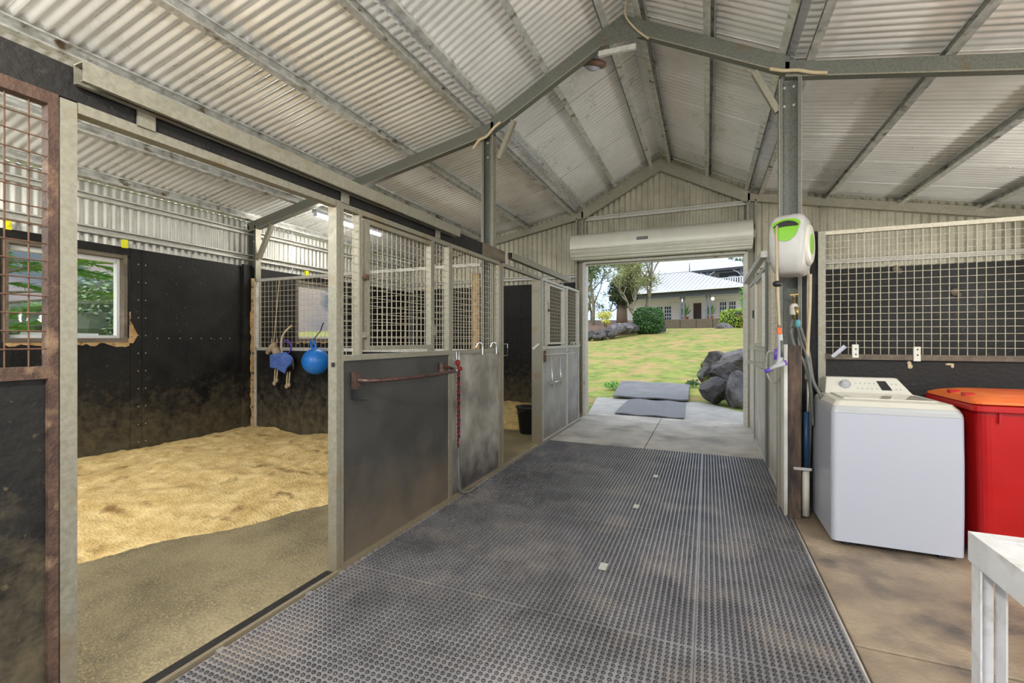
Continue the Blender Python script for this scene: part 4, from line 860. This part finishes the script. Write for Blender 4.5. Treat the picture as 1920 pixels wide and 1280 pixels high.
RK = [((1346, 679, 10.7), (.36, .36, .30), 'large dark boulder at the top left of the rock pile, moss on its left'), ((1368, 677, 10.4), (.33, .3, .27), 'smooth grey boulder at the top of the rock pile'),
      ((1354, 700, 10.2), (.36, .34, .24), 'dark boulder in the middle of the rock pile'), ((1325, 705, 10.3), (.20, .25, .25), 'small boulder at the left edge of the rock pile'),
      ((1347, 730, 9.7), (.30, .28, .24), 'mossy boulder low in the front of the rock pile'), ((1385, 737, 9.4), (.33, .3, .36), 'big grey boulder at the bottom right of the rock pile'),
      ((1393, 697, 10.6), (.26, .3, .38), 'upright boulder behind the right door jamb'), ((1340, 742, 9.9), (.2, .2, .15), 'small dark boulder half sunk under the mossy one'), ((1365, 712, 10.8), (.4, .3, .4), 'dark boulder filling the back of the rock pile')]
for k, (p, r, lab) in enumerate(RK): rock(at(*p), r, 11+k, lab, 'rock pile outside the door', sub=4, mat=(m_rock if k not in (1, 5, 6) else m_rockg))
def leaves(mb, c, r, n, sz, rn, flat=0, shell=.5):
    for _ in range(n):
        d = Vector((rn.gauss(0, 1), rn.gauss(0, 1), rn.gauss(0, 1))).normalized(); k = shell+(1-shell)*rn.random()
        p = Vector((c[0]+d.x*r[0]*k, c[1]+d.y*r[1]*k, c[2]+d.z*r[2]*k))
        a = Vector((rn.uniform(-1, 1), rn.uniform(-1, 1), rn.uniform(-.6, .6))).normalized(); b = a.orthogonal().normalized(); s1 = sz*rn.uniform(.6, 1.3)
        mb.add([p-a*s1, p+b*s1*.45, p+a*s1, p-b*s1*.45], [(0, 1, 2, 3)])
# hedges (clipped)
def hedge(c, r, label, mat, seed, cat='hedge'):
    rn = random.Random(seed); t = thing('clipped_hedge', (c[0], c[1], c[2]-r[2]), label, cat)
    mb = MB()
    for _ in range(3800):
        d = Vector((rn.gauss(0, 1), rn.gauss(0, 1), rn.gauss(0, 1))).normalized(); m = max(abs(d.x), abs(d.y), abs(d.z)); L_ = min(1/m, 1.22)*(.88+.14*rn.random())
        p = Vector((c[0]+d.x*r[0]*L_*.95, c[1]+d.y*r[1]*L_, c[2]+d.z*r[2]*L_)); a = Vector((rn.uniform(-1, 1), rn.uniform(-1, 1), rn.uniform(-1, 1))).normalized(); b = a.orthogonal().normalized(); s1 = .075*rn.uniform(.6, 1.3)
        mb.add([p-a*s1, p+b*s1*.6, p+a*s1, p-b*s1*.6], [(0, 1, 2, 3)])
    mb.build('foliage', mat, t, kind='stuff'); 
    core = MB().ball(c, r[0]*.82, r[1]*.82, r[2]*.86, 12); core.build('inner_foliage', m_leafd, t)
    MB().tube([(c[0], c[1], c[2]-r[2]*1.3), (c[0], c[1], c[2])], .08, 6).build('stem', m_barkd, t)
hp = at(1216, 601, 30); hedge(hp, (.95, .8, .82), 'clipped dark green hedge ball on the lawn by the bare tree', m_hedge, 1)
hp = at(1392, 599, 32); hedge(hp, (1.5, .9, .72), 'golden green hedge with red tips at the right of the lawn', m_hedge2, 2)
rock(at(1361, 619, 31.5), (.58, .5, .42), 41, 'grey boulder left of the golden hedge', 'boulders by the golden hedge', m_rockg); rock(at(1390, 624, 30.5), (.62, .5, .2), 42, 'flat grey boulder in front of the golden hedge', 'boulders by the golden hedge', m_rockg)
rock(at(1236, 617, 31), (.45, .4, .32), 43, 'dark boulder right of the clipped hedge ball', 'boulders by the golden hedge')
for k, (px, py, t_, r) in enumerate(((1104, 628, 27.5, .38), (1114, 628, 27.6, .34), (1124, 626, 27.8, .40), (1134, 624, 28, .36), (1143, 622, 28.2, .4), (1153, 618, 28.4, .5), (1165, 617, 28.8, .42), (1175, 615, 29, .45), (1185, 613, 29.4, .42), (1118, 633, 27.2, .26), (1131, 631, 27.4, .24), (1145, 628, 27.7, .25))):
    rock(at(px, py, t_), (r*1.1, r, r*.8), 60+k, 'stone in the rough garden wall left of the lawn, %s' % ['at the far left end', 'second from the left end', 'third from the left end', 'fourth from the left end', 'fifth from the left end', 'the tall pale slab', 'next after the tall slab', 'second after the tall slab', 'at the tree end', 'low front left', 'low front middle', 'low front right'][k], 'stones of the garden wall', m_rockg if k in (5, 7) else m_rock, 2, 'wall_stone')
for o in list(bpy.data.objects):
    if o.name.startswith('wall_stone'): o['label'] = o['label'].replace(', number in row counted by its place', ',')
# soil bank behind the wall
bk = MB(); pts = [at(1096, 626, 28.5), at(1190, 611, 30.5), at(1190, 600, 38), at(1080, 600, 38)]
bk.hexa([p-Vector((0, 0, 1.2)) for p in pts], pts); bk.build('soil_bank', m_soil, None, label='brown soil bank behind the rough stone wall', cat='bank')
# trees
def limb(mb, p, d, ln, r, rn, depth, tips, spread=.6, up=.15):
    pts = [p]; q = p.copy(); dd = d.normalized(); K = 5
    for k in range(K):
        dd = (dd+Vector((rn.uniform(-1, 1), rn.uniform(-1, 1), rn.uniform(-.6, .9)+up))*.22).normalized(); q = q+dd*ln/K; pts.append(q.copy())
    mb.tube(pts, r, 6, r1=r*.6)
    if depth == 0: tips.append(q); tips.append(pts[3]); return
    for k in range(3 if depth > 1 else 2):
        nd = (dd+Vector((rn.uniform(-1, 1), rn.uniform(-1, 1), rn.uniform(-.35, .8)))*spread).normalized()
        limb(mb, q if k else pts[3], nd, ln*.72, r*.62, rn, depth-1, tips, spread, up)
def tree(base, h, r, seed, label, leafm, barkm, nl=60, lsz=.08, depth=3, lean=(0, 0, 1), blob=.5, dens=1.0, nm='garden_tree', grp=None, spread=.75, up=.15):
    rn = random.Random(seed); t = thing(nm, base, label, 'tree', grp); tr = MB(); tips = []
    limb(tr, Vector(base)-Vector((0, 0, .3)), Vector(lean), h*.38, r, rn, depth, tips, spread, up); tr.build('trunk', barkm, t, smooth=True)
    lv = MB()
    for p in tips: leaves(lv, p, (blob, blob, blob*.8), nl, lsz, rn, shell=.1)
    lv.build('foliage', leafm, t, kind='stuff'); return t
b = at(1214, 622, 31.3); tree(b, 5.6, .15, 5, 'sparse leaved tree with pale leaning forked trunk beside the clipped hedge', m_leaf, m_bark, 34, .055, 4, (-1.0, 0, .75), .6, spread=.85, up=.25)
b = at(1212, 590, 33.5); tree(b, 6.4, .14, 14, 'sparse leaved upright tree behind the clipped hedge ball', m_leaf, m_bark, 34, .055, 4, (.1, 0, 1), .65, spread=.7, up=.3)
# dark bushy tree with thick trunk
b = at(1166, 612, 33); t = thing('bushy_tree', b, 'dark bushy tree on a thick brown trunk behind the stone wall', 'tree')
MB().tube([b-Vector((0, 0, .3)), b+Vector((0, 0, 1.7))], .42, 12, r1=.34).build('trunk', m_barkd, t, smooth=True)
lv = MB(); rn = random.Random(8); cc = b+Vector((.1, 0, 2.5)); leaves(lv, cc, (1.1, 1.0, 1.25), 2600, .11, rn); leaves(lv, cc+Vector((.4, 0, .9)), (.5, .5, 1.0), 700, .1, rn); lv.build('foliage', m_leafd, t, kind='stuff')
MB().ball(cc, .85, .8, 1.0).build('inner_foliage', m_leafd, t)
# yellow shrub
for k, (px, py, t_, r, lab) in enumerate(((1134, 592, 30.5, .5, 'yellow leaved shrub on the soil bank, the upper one'), (1137, 603, 30, .25, 'small bright yellow shrub on the soil bank below the other'))):
    c = at(px, py, t_); t = thing('garden_shrub', (c.x, c.y, c.z-r*1.4), lab, 'shrub', 'yellow shrubs'); lv = MB(); leaves(lv, c, (r*1.2, r, r*.7), 500, .07, random.Random(k), shell=.2); lv.build('foliage', m_yleaf, t, kind='stuff'); MB().tube([(c.x, c.y, c.z-r*1.5), c], .04, 5).build('stem', m_barkd, t)
# backdrop trees left of the house
for k, (px, t_, h, nl) in enumerate(((1090, 40, 10, 260), (1112, 36, 8.0, 260), (1132, 46, 9.5, 260), (1108, 58, 14, 200))):
    b = at(px, 610, t_); b.z = gz(b.x, b.y)
    tree(b, h, .10, 20+k, 'thin foliaged tree beyond the garden, %s' % ['left of the opening', 'nearest behind the yellow shrub', 'beyond the dark bushy tree', 'farthest and tallest at the left'][k], m_leafb if k % 2 else m_leaf, m_bark, nl, .11, 3, (0, 0, 1), 1.4, grp='trees left of the house', spread=.8, up=.2, nm='backdrop_tree')
t = thing('weeping_tree', at(1112, 612, 34), 'loose olive green tree at the left edge of the doorway view', 'tree'); lv = MB(); rn = random.Random(77); tb = at(1112, 614, 34)
MB().tube([tb-Vector((0, 0, .5)), at(1114, 570, 34), at(1108, 530, 34), at(1112, 490, 34)], .11, 7, r1=.04).tube([at(1114, 570, 34), at(1126, 540, 34.5), at(1134, 505, 34.5)], .05, 6, r1=.02).tube([at(1109, 535, 34), at(1100, 515, 34), at(1094, 490, 34)], .05, 6, r1=.02).build('trunk', m_bark, t, smooth=True)
for _ in range(46):
    q = at(rn.uniform(1090, 1146), rn.uniform(478, 592), rn.uniform(33, 35.5)); leaves(lv, q, (.32, .35, .5), 34, .085, rn, shell=.1)
lv.build('foliage', m_leafo, t, kind='stuff')
# overhanging branch at the top right
b = at(1392, 470, 24); t = thing('garden_tree', b, 'tree behind the right jamb, leafy tips hanging into the top right of the doorway', 'tree'); lv = MB(); rn = random.Random(4)
for px, py in ((1380, 487), (1388, 486), (1394, 489), (1371, 484), (1398, 484)): leaves(lv, at(px, py, 24), (.14, .14, .12), 26, .06, rn, shell=.1)
lv.build('foliage', m_hedge, t, kind='stuff'); MB().tube([at(1368, 482, 24), at(1390, 478, 24), at(1445, 455, 24)], .02, 5).tube([at(1452, 640, 24), at(1448, 540, 24), at(1445, 455, 24)], .14, 8, r1=.06).build('trunk', m_barkd, t)
t = thing('garden_tree', at(1400, 600, 40), 'slim green tree in front of the right end of the house', 'tree'); lv = MB(); rn = random.Random(6)
for px, py in ((1392, 547), (1396, 556), (1390, 562), (1398, 540), (1394, 570), (1400, 575)): leaves(lv, at(px, py, 40), (.4, .3, .35), 60, .1, rn, shell=.1)
lv.build('foliage', m_leafc, t, kind='stuff'); b = at(1400, 605, 40); MB().tube([b, at(1396, 545, 40)], .06, 6).build('trunk', m_bark, t)
# ---------------------------------------------------------------- HOUSE
HA = Vector((.946, -.324, 0)); HB = Vector((.324, .946, 0)); d0 = at(1308, 599.5, 52); HO = Vector((d0.x, d0.y, 0))
GZ = 3.48
def H(a, b, z): return HO+HA*a+HB*b+Vector((0, 0, z))
house = thing('house', HO+Vector((0, 0, GZ)), 'two storey homestead with pale metal roofs and a deep veranda', 'house')
def hbox(mb, a0, a1, b0, b1, z0, z1): return mb.hexa([H(a0, b0, z0), H(a1, b0, z0), H(a1, b1, z0), H(a0, b1, z0)], [H(a0, b0, z1), H(a1, b0, z1), H(a1, b1, z1), H(a0, b1, z1)])
def hb(name, mat, *a, parent=None, **k): return hbox(MB(), *a).build(name, mat, parent or house, **k)
def HP(px, b):
    u = (px-960)/862; r_ = Vector((-math.sin(YAW)+u*math.cos(YAW), math.cos(YAW)+u*math.sin(YAW), 0)); q = HO+HB*b
    return -(q.x*r_.y-q.y*r_.x)/(HA.x*r_.y-HA.y*r_.x)
hb('wall', m_hwall, -9, 6.0, 0, 8, GZ-.2, 6.35)
hb('veranda_floor', m_hgrey, -9, 9, -3.2, 0, GZ-.18, GZ)
for a in [HP(p_, -2.92) for p_ in (1213, 1276.5, 1282.5, 1325, 1331.5, 1392)]: hb('veranda_post', m_hgrey, a-.08, a+.08, -3.0, -2.84, GZ, 6.05)
hb('fascia_and_shade', m_hdark, -9.4, 6.4, -3.35, -3.2, 5.95, 6.55); hb('soffit', m_hwhite, -9.4, 6.4, -3.2, 0, 6.05, 6.12)  # fascia made deep and dark, taking in the shade under the veranda
e = 6.58
rf = MB().add([H(-10, -3.6, e), H(6.6, -3.6, e), H(6.6, 9, e), H(-10, 9, e), H(-6.4, 2.6, 9.45), H(-1.9, 2.6, 9.45)], [(0, 1, 5, 4), (1, 2, 5), (2, 3, 4, 5), (3, 0, 4), (3, 2, 1, 0)]); rf.build('roof', m_hroof, house)
ri = MB()
for a in [-9.6+.5*k for k in range(32)]:
    # standing ribs on the front slope
    top = min(1, max(0, (a+10)/3.6)) if a < -6.4 else (1 if a < -1.9 else max(0.02, (6.6-a)/8.5))
    ri.bar(H(a, -3.6, e+.02), H(a, -3.6+6.2*top, e+.02+2.92*top), .05, .04)
ri.build('roof_rib', m_hroof, house, kind='stuff')
MB().tube([H(-1.9, 2.6, 9.3), H(-1.9, 2.6, 10.5)], .07, 6, r1=.03).build('finial', m_hdark, house)
hb('gutter', m_hwhite, -10, 6.6, -3.72, -3.6, 6.52, 6.62)
d = hb('front_door', plain('timber_door', (.06, .035, .03), .5), HP(1300.5, 0), HP(1315, 0), -.05, 0, GZ, GZ+1.95)
def win(a0, a1, z0, z1, nc, nr):
    f = hb('french_window', m_hwhite, a0, a1, -.06, 0, z0, z1); p = MB(); g = .09
    for i in range(nc):
        for j in range(nr):
            w_ = (a1-a0-g)/nc; h_ = (z1-z0-g)/nr; hbox(p, a0+g+w_*i, a0+w_*(i+1), -.075, -.061, z0+g+h_*j, z0+h_*(j+1))
    p.build('pane', m_glassd, f, kind='stuff')
win(HP(1230, 0), HP(1243.5, 0), GZ+.05, GZ+1.8, 3, 4); win(HP(1245.5, 0), HP(1259.5, 0), GZ+.05, GZ+1.8, 3, 4); win(HP(1349, 0), HP(1363.5, 0), GZ+.5, GZ+2.0, 3, 3); win(HP(1366, 0), HP(1381, 0), GZ+.5, GZ+2.0, 3, 3)
for a in (HP(1262, 0), HP(1350, 0)):
    MB().tube([H(a-.7, -.05, GZ+1.95), H(a-.3, -.05, GZ+2.15), H(a+.3, -.05, GZ+2.2), H(a+.9, -.05, GZ+1.95)], .04, 5).build('arch_trim', m_hwhite, house)
for a in (HP(1277.5, -2.7), HP(1336.5, -2.7)): 
    lm = MB().ball(H(a, -2.7, 5.6), .14, .14, .17, 10).build('veranda_lamp', m_lampw, house)
# upper storey
hb('upper_wall', m_hwall2, -12, 13, 9.5, 16, 6.3, 10.05); hb('balcony_floor', m_hgrey, -12, 13, 7.6, 9.5, 8.0, 8.2)
for a in [HP(p_, 7.8) for p_ in (1230, 1278, 1327, 1390, 1440)]: 
    hb('balcony_post', m_hgrey, a-.12, a+.12, 7.7, 7.9, 8.2, 10.0)
    for s_ in (-1, 1): MB().tube([H(a+s_*.15, 7.7, 9.35), H(a+s_*.35, 7.7, 9.6), H(a+s_*.9, 7.7, 9.9)], .06, 5).build('post_bracket', m_hwhite, house)
bl = MB(); 
for k in range(90): hbox(bl, -12+.28*k, -12+.28*k+.12, 7.65, 7.7, 8.25, 8.95)
bl.build('baluster', m_hwhite, house, kind='stuff'); hb('balcony_rail', m_hwhite, -12, 13, 7.62, 7.74, 8.95, 9.03)
uw = hb('upper_window', m_hdark, HP(1349, 9.45), HP(1385, 9.45), 9.4, 9.5, 8.7, 9.85); hb('pane', plain('pale_glass', (.45, .5, .58), .15), HP(1366, 9.4), HP(1381, 9.4), 9.35, 9.4, 8.8, 9.4, parent=uw)
hb('upper_fascia', m_hdark, -12.5, 13.5, 7.1, 7.3, 9.95, 10.15)
MB().add([H(-12.6, 7.0, 10.15), H(13.6, 7.0, 10.15), H(13.6, 17, 10.15), H(-12.6, 17, 10.15), H(-9, 12, 13.2), H(10, 12, 13.2)], [(0, 1, 5, 4), (1, 2, 5), (2, 3, 4, 5), (3, 0, 4), (3, 2, 1, 0)]).build('upper_roof', m_hroof, house)
for a in (-1.2, .0): pass
for k, (a, lab) in enumerate(((HP(1285, -1.2), 'potted palm left of the house door'), (HP(1331, -1.2), 'potted palm right of the house door'))):
    c = H(a, -1.2, GZ); t = thing('potted_palm', c, lab, 'plant', 'potted palms by the door'); MB().lathe(c, [(.25, 0), (.38, .35), (.38, .4)], 12).build('pot', m_terra, t)
    lv = MB(); rn = random.Random(k)
    for _ in range(26):
        an = rn.uniform(0, 6.28); el = rn.uniform(.5, 1.4); L_ = rn.uniform(.9, 1.7); dv = Vector((math.cos(an)*math.cos(el), math.sin(an)*math.cos(el), math.sin(el)))
        p0 = c+Vector((0, 0, .4)); p1 = p0+dv*L_; sd = dv.cross(Vector((0, 0, 1))).normalized()*.09; lv.add([p0, (p0+p1)/2+sd, p1, (p0+p1)/2-sd], [(0, 1, 2, 3)])
    lv.build('frond', m_leafc, t, kind='stuff')
# retaining wall under the house terrace
t = thing('garden_retaining_wall', H(-1, -8, 2.4), 'low brown retaining wall along the house terrace', 'wall')
for k in range(9):
    hbox(MB(), -8+1.55*k, -8+1.55*k+1.50, -8.2, -8.0, 2.0, 3.28).build('wall_panel', m_brownb, t)
hbox(MB(), -12, 10, -8.0, -3.2, 2.0, 3.30).build('house_terrace', m_grass, None, kind='structure')
# ---------------------------------------------------------------- view through the stall window
hv = []; hf_ = []; NX, NY = 40, 16
for j in range(NY+1):
    for i in range(NX+1):
        y = -60+5*i; x = -55-6.0*j; hv.append((x, y, -.2+ 26*(1-math.exp(-j/5.0))*(1+.15*math.sin(i*.35))+noise.noise(Vector((x*.05, y*.05, 0)))*2))
for j in range(NY):
    for i in range(NX): a = j*(NX+1)+i; hf_.append((a, a+1, a+NX+2, a+NX+1))
MB().add(hv, hf_).build('hazy_hillside', m_hill, None, smooth=True, kind='structure')
def pine(base, label, seed):
    rn = random.Random(seed); t = thing('pine_tree', base, label, 'tree'); MB().tube([base, base+Vector((0, 0, 8))], .25, 8, r1=.12).build('trunk', m_barkd, t)
    lv = MB(); br_ = MB()
    for k in range(80):
        an = rn.uniform(0, 6.28); z = rn.uniform(.6, 4.8); L_ = rn.uniform(1.8, 3.6); dv = Vector((math.cos(an), math.sin(an), rn.uniform(-.05, .3))); p0 = base+Vector((0, 0, z)); pts = [p0+dv*L_*s_ +Vector((0, 0, -.35*s_*s_)) for s_ in (0, .33, .66, 1)]
        br_.tube(pts, .035, 5, r1=.01)
        for _ in range(150):
            s_ = rn.uniform(.25, 1.0); p = p0+dv*L_*s_+Vector((0, 0, -.35*s_*s_)); side = dv.cross(Vector((0, 0, 1))).normalized()*rn.choice((-1, 1))
            e_ = (side*rn.uniform(.4, 1)+dv.normalized()*.7+Vector((0, 0, rn.uniform(-.35, .15)))).normalized(); ln = rn.uniform(.15, .38); wv = e_.cross(Vector((0, 0, 1))).normalized()*.012+Vector((0, 0, .012))
            lv.add([p-wv, p+wv, p+e_*ln+wv*.3, p+e_*ln-wv*.3], [(0, 1, 2, 3)])
    br_.build('branch', m_bark, t, smooth=True); lv.build('foliage', m_leafc, t, kind='stuff')
p = at(40, 600, 10.5); pine(Vector((p.x-1.0, p.y-.2, -.1)), 'bright green pine filling the left part of the stall window', 31)
for k, (px, t_, r, lab) in enumerate(((180, 22, 2.0, 'grey green bush seen low in the stall window'), (110, 26, 2.6, 'rounded tree behind the grey green bush in the stall window'), (235, 24, 3.0, 'tall dark bush at the right side of the stall window'), (40, 24, 2.8, 'bush at the left side of the stall window'))):
    p = at(px, 620, t_); c = Vector((p.x, p.y, 1.4 if k != 2 else 2.4)); t = thing('garden_shrub', (c.x, c.y, -.1), lab, 'shrub', 'bushes outside the stall window'); lv = MB(); rn = random.Random(50+k)
    for _ in range(14):
        q = c+Vector((rn.uniform(-1, 1)*r*.7, rn.uniform(-1, 1)*r*.7, rn.uniform(-.6, .7)*r*.8)); leaves(lv, q, (r*.38, r*.38, r*.3), 170, .14, rn, shell=.6)
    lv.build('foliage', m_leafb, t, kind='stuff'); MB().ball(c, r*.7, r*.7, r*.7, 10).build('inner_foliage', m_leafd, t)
p0, p1 = at(40, 625, 12), at(183, 628, 12.6)
t = thing('yard_rail', ((p0.x+p1.x)/2, (p0.y+p1.y)/2, 0), 'pale yard fence rail seen at the bottom of the stall window', 'fence')
MB().bar(p0, p1, .08, .08).build('rail', m_hwhite, t)
for k in range(4): q = p0.lerp(p1, k/3); B('post', m_galvw, t, q.x-.04, q.x+.04, q.y-.04, q.y+.04, -.1, q.z)
# weeds by the doorway mats
for k, (px, py) in enumerate(((1147, 727), (1300, 738))):
    c = at(px, py, 12.2); c.z = gz(c.x, c.y)+.0; lv = MB(); leaves(lv, (c.x, c.y, c.z+.08), (.22, .2, .1), 260, .035, random.Random(90+k), shell=.1); lv.build('leafy_weeds', m_leafc if k == 0 else m_hedge, None, kind='stuff', label='low green weeds at the %s end of the outer mat' % ['left', 'right'][k], cat='weeds')
